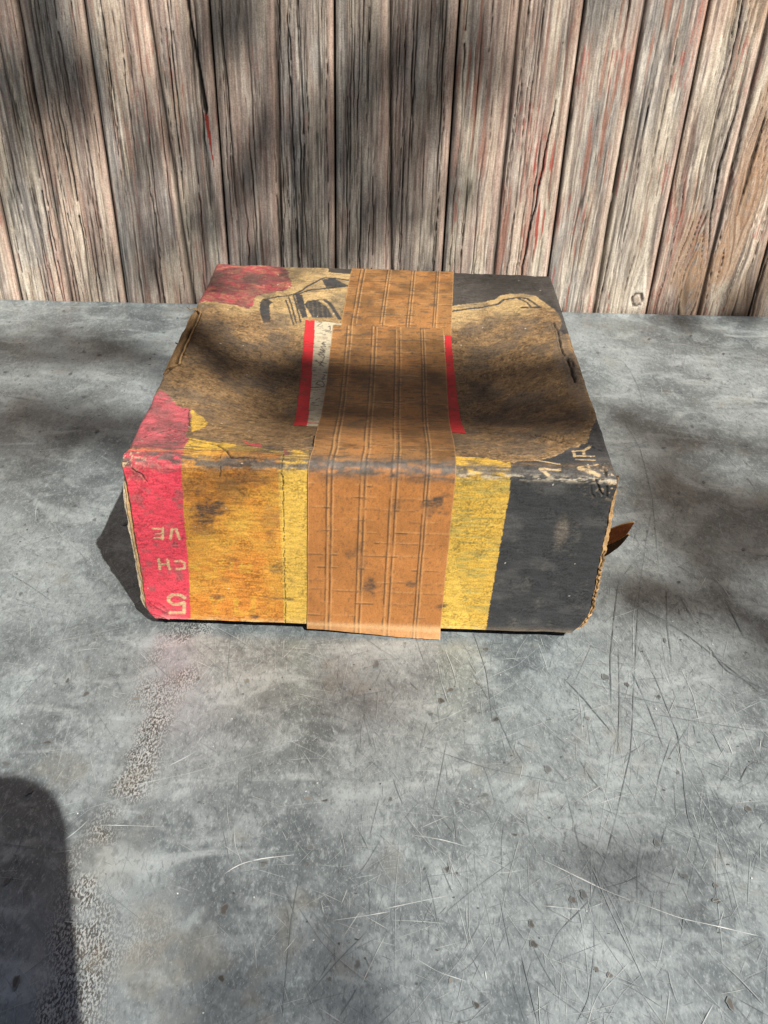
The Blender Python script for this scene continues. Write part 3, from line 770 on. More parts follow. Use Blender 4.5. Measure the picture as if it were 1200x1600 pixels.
# ---------------------------------------------------------------- the carton
carton = empty('cardboard_carton', (W / 2, D / 2, 0))
tag(carton, 'battered old printed cardboard carton with sagging top on the metal table', 'carton')
K1 = np.array([.155, .091, .042]); K2 = np.array([.315, .198, .095]); PINKP = np.array([.66, .052, .090]); YEL = np.array([.55, .335, .055]); ORG = np.array([.52, .195, .032])
BLK = np.array([.033, .034, .036]); TANP = np.array([.56, .40, .215]); GRIME = np.array([.050, .044, .038]); GREYW = np.array([.088, .080, .071]); TAPEC = np.array([.415, .168, .047])
def dent(x, s, stiff=1.0):
    """how far the sheet is pushed in or out along its normal, metres"""
    stiff = 1 - .75 * sstep(.096, .104, x) * (1 - sstep(.240, .248, x))
    d = .0022 * (fbm(x / .07, s / .06, 301, 3) - .5) + .0009 * (fbm(x / .014, s / .012, 305, 3) - .5) * stiff
    fold = np.exp(-((s - (S1 + S2) / 2) / .010) ** 2)
    d = d + fold * .0024 * (fbm(x / .010, s / .006, 311, 3) - .5) * stiff
    torn = sstep(S2 + .004, S2 + .03, s)
    d = d + torn * (.0012 * (fbm(x / .006, s / .006, 315, 3) - .5) + .0022 * (fbm(x / .022, s / .016, 317, 2) - .5)) * stiff
    return d
def crackfield(xm, sm):
    c = np.zeros_like(xm); dp = np.zeros_like(xm)
    for pts, w, d in CRACK:
        xs = [q[0] for q in pts]; ys = [q[1] for q in pts]
        m_ = (xm > min(xs) - 8) & (xm < max(xs) + 8) & (sm > min(ys) - 14) & (sm < max(ys) + 14)
        if not m_.any(): continue
        dd = seg_dist(xm[m_] + 1.6 * (fbm(xm[m_] / 4, sm[m_] / 4, 321, 2) - .5), sm[m_] + 1.6 * (fbm(xm[m_] / 4, sm[m_] / 4, 327, 2) - .5), pts)
        k = 1 - sstep(w * .25, w * .9, dd)
        lip = np.exp(-((dd - w * 1.5) / (w * .8)) ** 2)
        dp[m_] += -d * k + abs(d) * .35 * lip
        if d > 0: c[m_] = np.maximum(c[m_], k)
    return c, dp / 1000
def front_push(s):
    return -.0045 * np.clip(1 - s / .06, 0, 1.3) ** 2
def shape(x, s, extra=0.0, stiff=1.0, use_crack=True):
    X_, y, z, ny, nz = sheet(x, s)
    n = dent(x, s, stiff) + extra
    if use_crack: n = n + crackfield(x * 1000, s * 1000)[1]
    r = .0045; dd = np.clip(np.minimum(x, W - x), 0, r)
    drop = (r - np.sqrt(np.maximum(r * r - (r - dd) ** 2, 0))) * sstep(S1 + .004, S2 + .004, s)
    yy = y + ny * n + front_push(s) * (s < .08)
    zz = z + nz * n - drop * .8
    return np.stack([X_, yy, zz], -1), np.stack([np.zeros_like(ny), ny, nz], -1)
def xlim(s):
    l = .009 * np.clip(1 - (s - .006) / .016, 0, 1) ** 2.2 + .0009 * (fbm(s / .006, s * 0, 331, 3) - .5)
    r = W - .013 * np.clip(1 - (s - .006) / .026, 0, 1) ** 2.0 - .0014 * (fbm(s / .005, s * 0 + 3, 333, 3) - .5)
    c = np.exp(-((s - S1 - .006) / .012) ** 2)
    return l - .0012 * c, r + .0008 * c
def stains(C, xm, sm, only=None):
    for sx, ss, rx, rs, a in STAIN:
        m_ = (np.abs(xm - sx) < rx * 2) & (np.abs(sm - ss) < rs * 2)
        if not m_.any(): continue
        d = np.hypot((xm[m_] - sx) / rx, (sm[m_] - ss) / rs) + 1.7 * (fbm(xm[m_] / 7, sm[m_] / 4, int(sx + ss), 4, .6) - .5)
        tex = .5 + 1.2 * (fbm(xm[m_] / 2.4, sm[m_] / .7, 341, 2) - .2)
        C[m_] = mix(C[m_], GRIME, np.clip((1 - sstep(.35, 1.15, d)) * a * tex, 0, .92))
    return C
def paint_sheet(x, s):
    xm, sm = x * 1000, s * 1000
    top = sstep(S2 - .004, S2 + .006, s)
    jx = fbm(xm / 3, sm / 3, 401, 3) - .5; jy = fbm(xm / 3, sm / 3, 405, 3) - .5
    bx = fbm(xm / 12, sm / 12, 409, 3) - .5; by = fbm(xm / 12, sm / 12, 411, 3) - .5
    crisp = lambda poly: in_poly(xm + .5 * jx, sm + .5 * jy, poly).astype(float)
    rag = lambda poly: in_poly(xm + 3.0 * jx + 4 * bx, sm + 3.0 * jy + 5 * by, poly).astype(float)
    # raw kraft of the torn top
    f1 = fbm(xm / 40, sm / 40, 421, 4); f2 = fbm(xm / 5, sm / 3, 423, 4, .6); f3 = fbm(xm / 2.2, sm / .9, 425, 3, .6)
    C = mix(np.broadcast_to(K1, x.shape + (3,)).copy(), K2, np.clip(.75 * f2 + .7 * (f1 - .5) + .15, 0, 1))
    C = mix(C, C * .36, sstep(.54, .70, f3) * .8)
    C = mix(C, C * .45, sstep(.56, .72, fbm(xm / 4, sm / 4, 429, 4, .65)) * .6)
    C = mix(C, K2 * 1.35, sstep(.70, .82, fbm(xm / 1.6, sm / 1.6, 427, 2)) * .5)
    # untorn tan liner at the back, the drill picture's ground
    tanb = sstep(398, 432, sm + 40 * (fbm(xm / 30, sm / 30, 431, 3) - .5) - 22 * sstep(200, 330, xm))
    C = mix(C, np.array([.43, .300, .140]) * (.8 + .4 * f2[..., None]), tanb * .85)
    C = mix(C, PINKP * np.array([.52, .8, .75]), rag(REG['pinkback']) * (.88 - .3 * sstep(.45, .65, f2)))
    C = mix(C, GRIME * 1.2, rag(REG['pinkback']) * sstep(.40, .62, fbm(xm / 20, sm / 9, 437, 4)) * .55)
    worn = np.clip(.45 + sstep(395, 430, sm), 0, 1) * (.75 + .25 * sstep(.35, .5, f2))
    ink = np.zeros_like(x)
    for k in ('gunfill', 'gunblob', 'gunbar', 'guntrig'): ink = np.maximum(ink, crisp(REG[k]))
    for pts, w in STROKE['gun']:
        ink = np.maximum(ink, 1 - sstep(w * .7, w * 1.1, seg_dist(xm + .8 * jx, (sm + .8 * jy) , pts)))
    C = mix(C, BLK * 1.2, np.clip(ink * worn, 0, .93))
    C = mix(C, TANP * .75, (1 - sstep(.25, .5, np.abs(((xm - 94) + (sm - 440) * .13) / 1.7 % 2.6 - 1.3))) * crisp(REG['guntrig']) * .3)
    C = mix(C, BLK, crisp(REG['blackback']) * .95); C = mix(C, BLK, crisp(REG['blackband']) * .95)
    C = mix(C, np.array([.17, .125, .085]), rag(REG['rightworn']) * .65)
    # ---- printed front and the strip of print left along the fold
    fr = 1 - sstep(S1 * 1000 + 1, S1 * 1000 + 4, sm)
    C = mix(C, np.broadcast_to(YEL, C.shape), np.maximum(fr, np.maximum(rag(REG['goldtop']), rag(REG['yeltop']))))
    hs = fbm(xm / 9, sm / .7, 441, 3, .6); hb = fbm(xm / 26, sm / 20, 443, 4)
    Cy = C.copy()
    gold = (xm < np.interp(sm, [0, 150], [105.6, 107.6])) * (sm < S2 * 1000 + 4)
    C = mix(C, ORG, np.clip(.80 + 1.3 * (hb - .5) + .6 * (hs - .5), 0, 1) * gold)
    C = mix(C, C * .60, sstep(.54, .74, hs) * sstep(.30, .6, hb) * gold * .7)
    C = mix(C, np.array([.24, .12, .04]), sstep(.52, .75, fbm(xm / 30, sm / 22, 445, 4)) * sstep(60, 110, sm + 20 * (hb - .5)) * gold * .6)
    gh = np.zeros_like(x)
    for pts, w in STROKE['ghost']: gh = np.maximum(gh, 1 - sstep(w * .5, w * 1.0, seg_dist(xm + 2.5 * jx, sm + 2.5 * jy, pts)))
    C = mix(C, Cy * np.array([.88, 1.0, .8]), gh * .45 * sstep(.35, .6, hs + .06))
    C = mix(C, np.array([.60, .36, .065]), gold * (1 - sstep(26, 30, xm)) * .6)
    right = (xm > 215) * fr
    gn = fbm(xm / 12, sm / 1.6, 451, 4, .6)
    C = mix(C, np.array([.30, .265, .085]), right * sstep(.42, .70, gn) * .6 * (1 - crisp(REG['yelpale'])))
    C = mix(C, np.array([.60, .39, .075]), right * crisp(REG['yelpale']) * .8)
    C = mix(C, np.array([.63, .405, .085]), (xm > 106.2) * (xm < 140) * fr * .5); C = mix(C, C * .6, (xm > 106.2) * (xm < 122) * fr * sstep(.6, .75, hs) * .5)
    C = mix(C, YEL * 1.0, rag(REG['goldpatch']) * .95)
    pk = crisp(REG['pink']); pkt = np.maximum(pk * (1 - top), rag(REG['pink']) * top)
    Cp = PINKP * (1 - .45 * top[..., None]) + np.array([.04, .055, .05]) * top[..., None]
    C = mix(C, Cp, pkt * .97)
    C = mix(C, GRIME * 2.5, pkt * sstep(.56, .74, fbm(xm / 7, sm / 6, 461, 4)) * .45)
    C = mix(C, PINKP, np.maximum(crisp(REG['pinkbit']), crisp(REG['pinkbit2'])) * .8)
    for pts, w in STROKE['tan']:
        C = mix(C, TANP, (1 - sstep(w * .52, w * .72, seg_dist(xm + .5 * jx, sm + .5 * jy, pts))) * np.clip(.95 - .35 * sstep(.60, .70, f2), 0, 1))
    bk = np.maximum(crisp(REG['blackfront']) * (1 - top), rag(REG['blackfront']) * top)
    C = mix(C, BLK, bk)
    halo = np.clip(in_poly(xm + 3.0 * jx + 4 * bx, sm - 1.6 + 3.0 * jy + 5 * by, REG['blackfront']).astype(float) - rag(REG['blackfront']), 0, 1) * top
    halo = np.maximum(halo, np.clip(in_poly(xm + 3.0 * jx + 4 * bx, sm - 1.6 + 3.0 * jy + 5 * by, REG['pink']).astype(float) - rag(REG['pink']), 0, 1) * top)
    C = mix(C, np.array([.46, .33, .19]), halo * .4 * sstep(.3, .6, f2))
    scuff = sstep(.60, .78, fbm(xm / 10, sm / 18, 471, 4)) * sstep(.45, .65, f3)
    C = mix(C, np.array([.19, .165, .135]), bk * scuff * .22)
    dsc = np.hypot((xm - 309) / 6, (sm - 103) / 17) + .9 * (fbm(xm / 5, sm / 7, 473, 3) - .5)
    C = mix(C, np.array([.25, .20, .15]), bk * (1 - sstep(.2, 1.0, dsc)) * .40 * (.2 + 1.0 * f3))
    C = mix(C, np.array([.11, .105, .10]), bk * sstep(.52, .8, fbm(xm / 30, sm / 14, 475, 4)) * .35)
    # dirt and wear
    C = mix(C, GRIME, sstep(.62, .80, fbm(xm / 1.4, sm / .9, 481, 2)) * .30)
    C = mix(C, GRIME * 1.5, top * sstep(.48, .70, fbm(xm / 26, sm / 18, 483, 4)) * .50)
    C = mix(C, GRIME, top * sstep(.60, .70, fbm(xm / 7, sm / 1.6, 484, 3, .6)) * .30)
    foldg = np.exp(-((sm - (S1 * 1000 + 8 + 6 * (fbm(xm / 30, sm * 0, 483, 3) - .5))) / 5.0) ** 2)
    C = mix(C, GREYW * (.35 + 1.1 * f2[..., None]), np.clip(foldg * (.15 + 1.5 * sstep(.25, .75, fbm(xm / 9, sm / 3, 485, 4, .65))), 0, .9))
    streak = sstep(.55, .68, fbm(xm / 16, sm / 1.8, 487, 3, .6)) * np.exp(-((sm - S1 * 1000 - 17) / 13) ** 2)
    C = mix(C, GRIME * 1.3, streak * .75)
    wear = np.exp(-((sm - S1 * 1000 - 3.5) / 2.2) ** 2) * sstep(.48, .66, fbm(xm / 5, sm / 1.6, 489, 3)) * (.25 + sstep(225, 232, xm) * .75)
    C = mix(C, np.array([.42, .36, .27]), wear * .8)
    chip = sstep(.64, .70, fbm(xm / 2.0, sm / 2.0, 491, 3)) * np.exp(-((np.minimum(xm, 340 - xm)) / 16) ** 2) * np.exp(-((sm - S1 * 1000 - 4) / 12) ** 2)
    C = mix(C, np.array([.48, .35, .21]), chip * .9)
    for pts, w in STROKE['tanR']:
        C = mix(C, TANP * .78, (1 - sstep(w * .42, w * .68, seg_dist(xm + 1.1 * jx, sm + 1.1 * jy, pts))) * np.clip(.95 - .6 * sstep(.55, .68, f2), 0, .9))
    rim = np.exp(-((sm - 8) / 3.0) ** 2)
    C = mix(C, np.array([.62, .45, .22]), rim * (xm > 30) * (xm < 262) * .5 * sstep(.35, .6, f2 + .1))
    C = mix(C, np.array([.60, .26, .25]), rim * (xm < 30) * .5); C = mix(C, np.array([.24, .18, .12]), rim * (xm > 262) * .5)
    C = mix(C, BLK, np.clip(ink * worn, 0, 1) * .65)
    C = stains(C, xm, sm)
    C = mix(C, C * .35, sstep(.62, .66, vn(xm / 1.1, sm / 1.1, 495)) * sstep(.55, .7, vn(xm / 9, sm / 9, 497)) * .5)
    ck, _ = crackfield(xm, sm)
    C = mix(C, np.array([.020, .016, .012]), np.clip(ck, 0, 1) * .92)
    dots = (hsh(np.floor(xm / .9), np.floor(sm / .9), 7) > .9996)
    C = mix(C, np.array([.62, .58, .5]), dots * .7)
    return np.clip(C, .006, .85)
NXS = 500
srows = np.concatenate([np.linspace(.0085, S1 + .0005, 215)])
def sheet_part(name, srows, mat, back=False):
    u = np.linspace(0, 1, NXS)
    l, r = xlim(srows)
    if back: pass
    x = l[:, None] + (r - l)[:, None] * u[None, :]
    s = np.broadcast_to(srows[:, None], x.shape)
    P, N = shape(x, s)
    C = paint_sheet(x, s)
    return link(name, slab(name, P, N, .0011, C, np.array([.30, .19, .09])), mat, carton)
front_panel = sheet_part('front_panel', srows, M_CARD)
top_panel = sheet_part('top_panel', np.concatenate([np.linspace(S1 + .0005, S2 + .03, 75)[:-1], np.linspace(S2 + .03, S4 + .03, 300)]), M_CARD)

# inner walls, floor and back: only glimpsed past the torn edges
def rough_box(name, x0, x1, y0, y1, z0, z1, mat, c):
    me = box_mesh(name, x0, x1, y0, y1, z0, z1, .0012)
    co = np.array([v.co[:] for v in me.vertices]); color(me, np.asarray(c) * (.8 + .4 * vn(co[:, 1] * 90, co[:, 2] * 90, 3))[:, None])
    return link(name, me, mat, carton)
rough_box('side_panel', .0030, .0065, .010, D - .004, .002, H - .0125, M_KRAFT, K2)
right_side = rough_box('side_panel', W - .0065, W - .0030, .010, D - .004, .002, H - .0125, M_KRAFT, K2)
rough_box('back_panel', .006, W - .006, D - .007, D - .003, .002, H - .02, M_KRAFT, K2)
rough_box('bottom_panel', .007, W - .007, .016, D - .008, .0012, .005, M_KRAFT, K2)

# raw corrugated edges standing out at both ends of the front
def ply(name, fin, fout, y, c, th=.0008, z0=.010, z1=S1 + .004, n=150):
    z = np.linspace(z0, z1, n); u = np.linspace(0, 1, 5)
    a = fin(z); b = fout(z)
    x = a[:, None] + (b - a)[:, None] * u
    zz = np.broadcast_to(z[:, None], x.shape)
    yy = y + front_push(zz) + .0006 * (fbm(zz / .01, x / .003, 7, 2) - .5)
    P = np.stack([x, yy, zz], -1)
    if b.mean() < a.mean(): P = P[:, ::-1]
    C = np.asarray(c) * (.55 + .9 * fbm(x / .0012, zz / .003, 9, 3))[..., None]
    return link(name, slab(name, P, np.broadcast_to(np.array([0, -1., 0]), P.shape), th, C), M_KRAFT, front_panel)
nz_ = lambda z, sd, a, l=.008: a * (fbm(z / l, z * 0 + sd, 13 + sd, 3) - .5)
edgeL = lambda z: xlim(z)[0] - np.interp(z, [.01, .05, .115, .143, .15], [.0012, .0028, .0036, .0012, .0002])
ply('corrugated_edge', lambda z: xlim(z)[0] + .002, lambda z: edgeL(z) + nz_(z, 1, .0016), .0022, K2 * 1.6)
ply('corrugated_edge', lambda z: edgeL(z) - .0001, lambda z: edgeL(z) - .0022 * (1 - sstep(.115, .146, z)) - nz_(z, 2, .0016), .0034, np.array([.46, .38, .27]))
ply('corrugated_edge', lambda z: xlim(z)[1] - .002, lambda z: xlim(z)[1] + .0030 + nz_(z, 3, .0018), .0062, K1 * .5, z0=.012)
ply('corrugated_edge', lambda z: xlim(z)[1] + .0016 + nz_(z, 4, .0010, .004), lambda z: xlim(z)[1] + .0018 + .0024 * (1 - sstep(.115, .147, z)) + nz_(z, 5, .0014, .004), .0036, K2 * 1.35, z0=.009)
# flute: the wavy middle ply seen end-on at the lower right
zf = np.linspace(.012, .085, 260)
xf = xlim(zf)[1] + .0032 + .0008 * np.sin(zf / .0050 * 2 * math.pi + 9 * vn(zf / .012, zf * 0, 4)) * vn(zf / .006, zf * 0, 14) + nz_(zf, 6, .0012)
Pf = np.stack([np.stack([xf - .0005, front_push(zf) + .0026 + 0 * zf, zf], -1), np.stack([xf + .0005, front_push(zf) + .0022 + 0 * zf, zf], -1)], 1)
link('flute', slab('flute', Pf, np.broadcast_to(np.array([0, -1., 0]), Pf.shape), .004, (K2 * 1.5) * (.4 + 1.1 * vn(zf / .003, zf * 0, 2))[:, None, None] * np.ones(Pf.shape)), M_KRAFT, front_panel)

# torn tongue of card sticking out of the right-hand side
def tongue(up, lo, c):
    n = 28; t = np.linspace(0, 1, n); k = np.array([0, .35, .57, .79, 1.])
    def curve(p):
        p = np.array(p); q = np.stack([np.interp(t, k, p[:, i]) for i in range(3)], -1)
        for _ in range(6): q[1:-1] = (q[:-2] + 2 * q[1:-1] + q[2:]) / 4
        return q
    v = np.linspace(0, 1, 10)[:, None, None]
    P = curve(lo)[None] * (1 - v) + curve(up)[None] * v
    P[..., 2] += .0006 * (fbm(P[..., 0] / .004, P[..., 1] / .004, 3, 2) - .5)
    C = np.asarray(c) * (.5 + 1.0 * fbm(P[..., 0] / .005, P[..., 2] / .0012, 5, 3))[..., None]
    return link('torn_flap', slab('torn_flap', P, np.broadcast_to(np.array([-.2, -.76, -.6]), P.shape), .0010, C, np.array([.30, .18, .09])), M_KRAFT, right_side)
tongue([(0.336, 0.075, 0.047), (0.3546, 0.062, 0.0544), (0.36, 0.055, 0.0674), (0.3667, 0.047, 0.078), (0.3726, 0.042, 0.0837)], [(0.336, 0.084, 0.031), (0.3587, 0.07, 0.0374), (0.3661, 0.06, 0.0512), (0.3713, 0.048, 0.0669), (0.3727, 0.042, 0.0831)], np.array([.17, .055, .020]))
tongue([(0.336, 0.086, 0.028), (0.3585, 0.072, 0.0345), (0.3662, 0.063, 0.0477), (0.3698, 0.054, 0.0592), (0.3729, 0.05, 0.0661)], [(0.336, 0.092, 0.013), (0.3612, 0.078, 0.0171), (0.3677, 0.067, 0.0341), (0.3715, 0.056, 0.0513), (0.3735, 0.05, 0.0655)], np.array([.045, .026, .016]))  # lower ply near-black: the shade under the flap put into its colour

# torn strip curled up along the left edge of the top
ns, nu = 150, 26
sv = np.linspace(.288, .401, ns); uv = np.linspace(0, 1, nu)
w0 = .0118 * sstep(.286, .292, sv) * (1 - .55 * sstep(.385, .402, sv)) + .0008 * (fbm(sv / .006, sv * 0, 3, 3) - .5)
x = -.0012 + .0004 * (fbm(sv / .008, sv * 0, 5, 2)[:, None] - .5) + w0[:, None] * uv[None]
s = sv[:, None] + .010 * (1 - uv[None]) * -1 * (1 - sstep(.288, .33, sv))[:, None]
lift = .0016 + .0042 * uv[None] ** 1.4 * sstep(.286, .30, sv)[:, None] * (1 - .5 * sstep(.37, .4, sv))[:, None]
slot = np.exp(-((uv[None] - .72 - .04 * (vn(sv / .006, sv * 0, 9)[:, None] - .5)) / .085) ** 2)
P, N = shape(x, s, lift - .0034 * slot, .6, False)
C = mix(K1 * 1.15 + (K2 - K1) * fbm(x / .004, s / .012, 6, 3)[..., None], np.array([.03, .022, .016]), slot * .9)
C = mix(C, K2 * 1.2, (1 - sstep(.03, .1, np.abs(uv[None] - .9))) * np.ones_like(x) * .7)
link('torn_strip', slab('torn_strip', P, N, .0016, C, K1 * .8), M_KRAFT, top_panel)
def sliver(pts, wd, c):
    pts = np.array(pts); n = 14
    t = np.linspace(0, 1, n); k = np.linspace(0, 1, len(pts))
    Pm = np.stack([np.interp(t, k, pts[:, i]) for i in range(3)], -1)
    w_ = wd * np.sin(np.clip(t * 1.05 + .12, 0, 1) * math.pi) ** .7
    P = np.stack([Pm + np.array([0, -1, .3]) * w_[:, None] * .5, Pm + np.array([0, 1, -.3]) * w_[:, None] * .5], 0)
    link('torn_sliver', slab('torn_sliver', P, np.broadcast_to(np.array([0, .2, 1.]), P.shape), .0008, np.broadcast_to(np.asarray(c), P.shape)), M_KRAFT, top_panel)
q = shape(np.array([.001]), np.array([.400]))[0][0]
sliver([q + [.004, 0, .003], q + [0, .001, .0045], q + [-.004, .001, .003], q + [-.0072, .002, .0055]], .006, K2 * .8)
q = shape(np.array([.000]), np.array([.338]))[0][0]
sliver([q + [.003, 0, .001], q + [-.002, 0, .001], q + [-.0042, .001, .0015]], .003, K1)

# ---------------------------------------------------------------- label and the two strips of tape
def tape_part(name, left, right, s0, s1, off, seed, ridges, creases, tail=False):
    n_s = int((s1 - s0) / .0011); n_u = 190
    s_ = np.linspace(s0, s1, n_s); u = np.linspace(0, 1, n_u)
    ls = np.array(sorted([(b, a) for a, b in left])) / 1000; rs = np.array(sorted([(b, a) for a, b in right])) / 1000
    xl = np.interp(s_, ls[:, 0], ls[:, 1]) + .0005 * (fbm(s_ / .012, s_ * 0, seed, 3) - .5); xr = np.interp(s_, rs[:, 0], rs[:, 1]) + .0005 * (fbm(s_ / .012, s_ * 0, seed + 1, 3) - .5)
    x = xl[:, None] + (xr - xl)[:, None] * u; s = np.broadcast_to(s_[:, None], x.shape)
    xm, sm = x * 1000, s * 1000
    h = np.zeros_like(x); dk = np.zeros_like(x); lt = np.zeros_like(x)
    Wt = (xr - xl).mean() * 1000
    wob = .0035 * (fbm(sm / 30, u[None] * 6, seed + 5, 2) - .5)
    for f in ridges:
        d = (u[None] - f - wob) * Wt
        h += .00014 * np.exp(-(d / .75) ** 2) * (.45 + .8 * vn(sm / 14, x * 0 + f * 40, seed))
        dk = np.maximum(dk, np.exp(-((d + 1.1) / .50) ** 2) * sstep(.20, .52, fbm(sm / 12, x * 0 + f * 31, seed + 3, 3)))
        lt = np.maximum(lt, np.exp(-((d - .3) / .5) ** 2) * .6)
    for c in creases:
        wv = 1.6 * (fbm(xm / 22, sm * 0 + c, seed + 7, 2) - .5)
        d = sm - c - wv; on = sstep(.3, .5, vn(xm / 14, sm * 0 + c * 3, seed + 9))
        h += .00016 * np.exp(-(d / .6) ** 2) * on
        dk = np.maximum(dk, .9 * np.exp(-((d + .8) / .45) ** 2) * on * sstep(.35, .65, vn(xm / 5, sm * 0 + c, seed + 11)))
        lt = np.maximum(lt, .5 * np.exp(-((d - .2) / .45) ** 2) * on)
    tl = np.zeros_like(x)
    P, N = shape(x, s, off + h, .35, False)
    if tail:                                            # loose end kicked forward on to the table
        k = np.clip((.012 - s) / .012, 0, 1.6)
        jag = (-.25 + 1.25 * sstep(0, 1, u[None])) * (1 + .25 * (fbm(xm / 3, sm * 0, 19, 3) - .5))
        P[..., 1] -= .0052 * k ** 1.5 * jag
        P[..., 2] = np.maximum(P[..., 2] - .0045 * k * jag, .0011 + .0003 * vn(xm / 6, sm / 6, 3))
    big = fbm(xm / 24, sm / 24, seed + 21, 4); fn = fbm(xm / 3, sm / 3, seed + 23, 3)
    C = TAPEC * (.80 + .42 * big + .18 * (fn - .5))[..., None]
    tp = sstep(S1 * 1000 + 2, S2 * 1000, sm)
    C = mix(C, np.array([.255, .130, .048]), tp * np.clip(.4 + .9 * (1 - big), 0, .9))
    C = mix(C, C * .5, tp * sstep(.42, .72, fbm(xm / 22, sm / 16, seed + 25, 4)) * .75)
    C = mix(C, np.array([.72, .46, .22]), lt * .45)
    C = mix(C, np.array([.045, .030, .020]), np.clip(dk, 0, 1) * .90)  # relief shading in the colour: dark side and light crest of ribs and creases
    fg = np.exp(-((sm - S1 * 1000 - 7) / 7.5) ** 2)
    C = mix(C, GREYW * (.5 + .9 * fn[..., None]), np.clip(fg * (.2 + 1.3 * sstep(.25, .75, fbm(xm / 12, sm / 3, seed + 27, 4, .65))), 0, .92))
    hz = sstep(.60, .70, fbm(xm / 10, sm / 1.1, seed + 29, 3, .6)) * tp
    C = mix(C, GRIME, hz * .6)
    C = stains(C, xm, sm)
    C = mix(C, GRIME, sstep(.70, .78, fbm(xm / 1.5, sm / 1.5, seed + 31, 2)) * .35)
    if tail: C = mix(C, np.array([.64, .40, .20]), np.exp(-((sm - 9) / 2.5) ** 2) * .7 + (sm < 6) * .25)
    e = np.minimum(u, 1 - u)[None] * Wt
    C = mix(C, np.array([.60, .36, .16]), (1 - sstep(.0, .8, e)) * .5 * np.ones_like(x))
    return link(name, slab(name, P, N, .00035, np.clip(C, .008, .85)), M_TAPE, carton)
rng = np.random.RandomState(5)
lab = np.array(TAPE['label']) / 1000                    # corners: back left, back right, front right, front left
u, v = np.meshgrid(np.linspace(0, 1, 240), np.linspace(0, 1, 190))   # v: 0 front, 1 back
q = ((1 - v)[..., None] * ((1 - u)[..., None] * lab[3] + u[..., None] * lab[2]) + v[..., None] * ((1 - u)[..., None] * lab[0] + u[..., None] * lab[1]))
x, s = q[..., 0], q[..., 1]
s = s - .0020 * (v > .97) * sstep(.4, .6, vn(x / .004, s * 0, 8)) * (u < .1)
P, N = shape(x, s, .0005, .35, False)
xm, sm = x * 1000, s * 1000
C = np.broadcast_to(np.array([.47, .41, .29]), P.shape).copy() * (.82 + .3 * fbm(xm / 14, sm / 14, 601, 3))[..., None]
C = mix(C, np.array([.30, .24, .16]), sstep(.5, .75, fbm(xm / 8, sm / 5, 603, 4)) * .5)
redl = np.interp(v, [0, 1], [.078, .066]); redr = np.interp(v, [0, 1], [.914, .956])
C = mix(C, np.array([.52, .024, .030]) * (.85 + .3 * fbm(xm / 8, sm / 8, 607, 3))[..., None], ((u < redl) | (u > redr)) * 1.0)
C = mix(C, np.array([.55, .05, .045]), (np.abs(v - .058) < .006) * (u > redl) * (u < redr) * .9)
for pts, w_ in STROKE['ink']:
    C = mix(C, np.array([.045, .040, .045]), (1 - sstep(w_ * .8, w_ * 1.5, seg_dist(xm + .3 * (vn(xm, sm, 3) - .5), sm, pts) )) * .85)
C = mix(C, GRIME, sstep(.60, .72, fbm(xm / 5, sm / 1.2, 611, 3, .6)) * .55)
link('address_label', slab('address_label', P, N, .0003, np.clip(C, .01, .85)), M_LABEL, carton)
tape_part('paper_tape', TAPE['back_l'], TAPE['back_r'], .3985, S4 + .03, .0008, 700, [.10, .135, .36, .385, .60, .625, .84, .86], [411, 428, 447, 466, 489, 508], False)
tape_part('paper_tape', TAPE['front_l'], TAPE['front_r'], .0035, .4085, .0011, 720, [.139, .172, .365, .398, .574, .613, .804, .826], [19, 31, 42, 51, 64, 76, 88, 98, 108, 118, 128, 138, 172, 180, 192, 205, 226, 251, 270, 292, 318, 335, 352, 371, 390], True)
# ---------------------------------------------------------------- tree whose foliage dapples the light (stands behind the camera, to the right)
tree = empty('leafy_tree', (3.9, -4.8, -0.9))
tag(tree, 'leafy tree behind the camera dappling the table with shade', 'tree')
dS = SUN / np.linalg.norm(SUN); E1 = np.cross(dS, [0, 0, 1]); E1 /= np.linalg.norm(E1); E2 = np.cross(E1, dS); P00 = np.array([.17, .2, 0.])
rng = np.random.RandomState(12)
LV = []; LF = []; tips = []
LEAF = np.array([(-.5, 0), (-.22, .17), (.12, .2), (.5, 0), (.12, -.2), (-.22, -.17)])
def leaves(c, r, n, size):
    for _ in range(n):
        p = c + rng.normal(size=3) * r
        a = rng.normal(size=3); a /= np.linalg.norm(a); b = np.cross(a, rng.normal(size=3)); b /= np.linalg.norm(b)
        sz = size * rng.uniform(.7, 1.3); i0 = len(LV)
        nn = np.cross(a, b)
        for (x_, y_) in LEAF: LV.append(p + a * x_ * sz + b * y_ * sz + nn * (abs(y_) * .25 - x_ * x_ * .2) * sz)
        LF.append((i0, i0 + 1, i0 + 2, i0 + 3)); LF.append((i0, i0 + 3, i0 + 4, i0 + 5))
for (a, b, r, n) in CLUMP:
    t = rng.uniform(4.3, 6.0); c = P00 + a * E1 + b * E2 + t * dS
    leaves(c, r, n, .060); tips.append(c)
for _ in range(900):                                     # unseen rest of the crown, thickened to block sky light beside the sun's path
    ang = rng.uniform(0, 2 * math.pi); rad = rng.uniform(1.5, 4.4); c = P00 - .13 * E1 + .14 * E2 + rad * math.cos(ang) * E1 + (rad * math.sin(ang)) * E2 + rng.uniform(4.0, 7.0) * dS
    if c[2] < 1.3: continue
    leaves(c, .24, 16, .26); tips.append(c)
me = raw_mesh('crown', np.array(LV), np.array(LF), True)
link('crown', me, M_LEAF, tree)
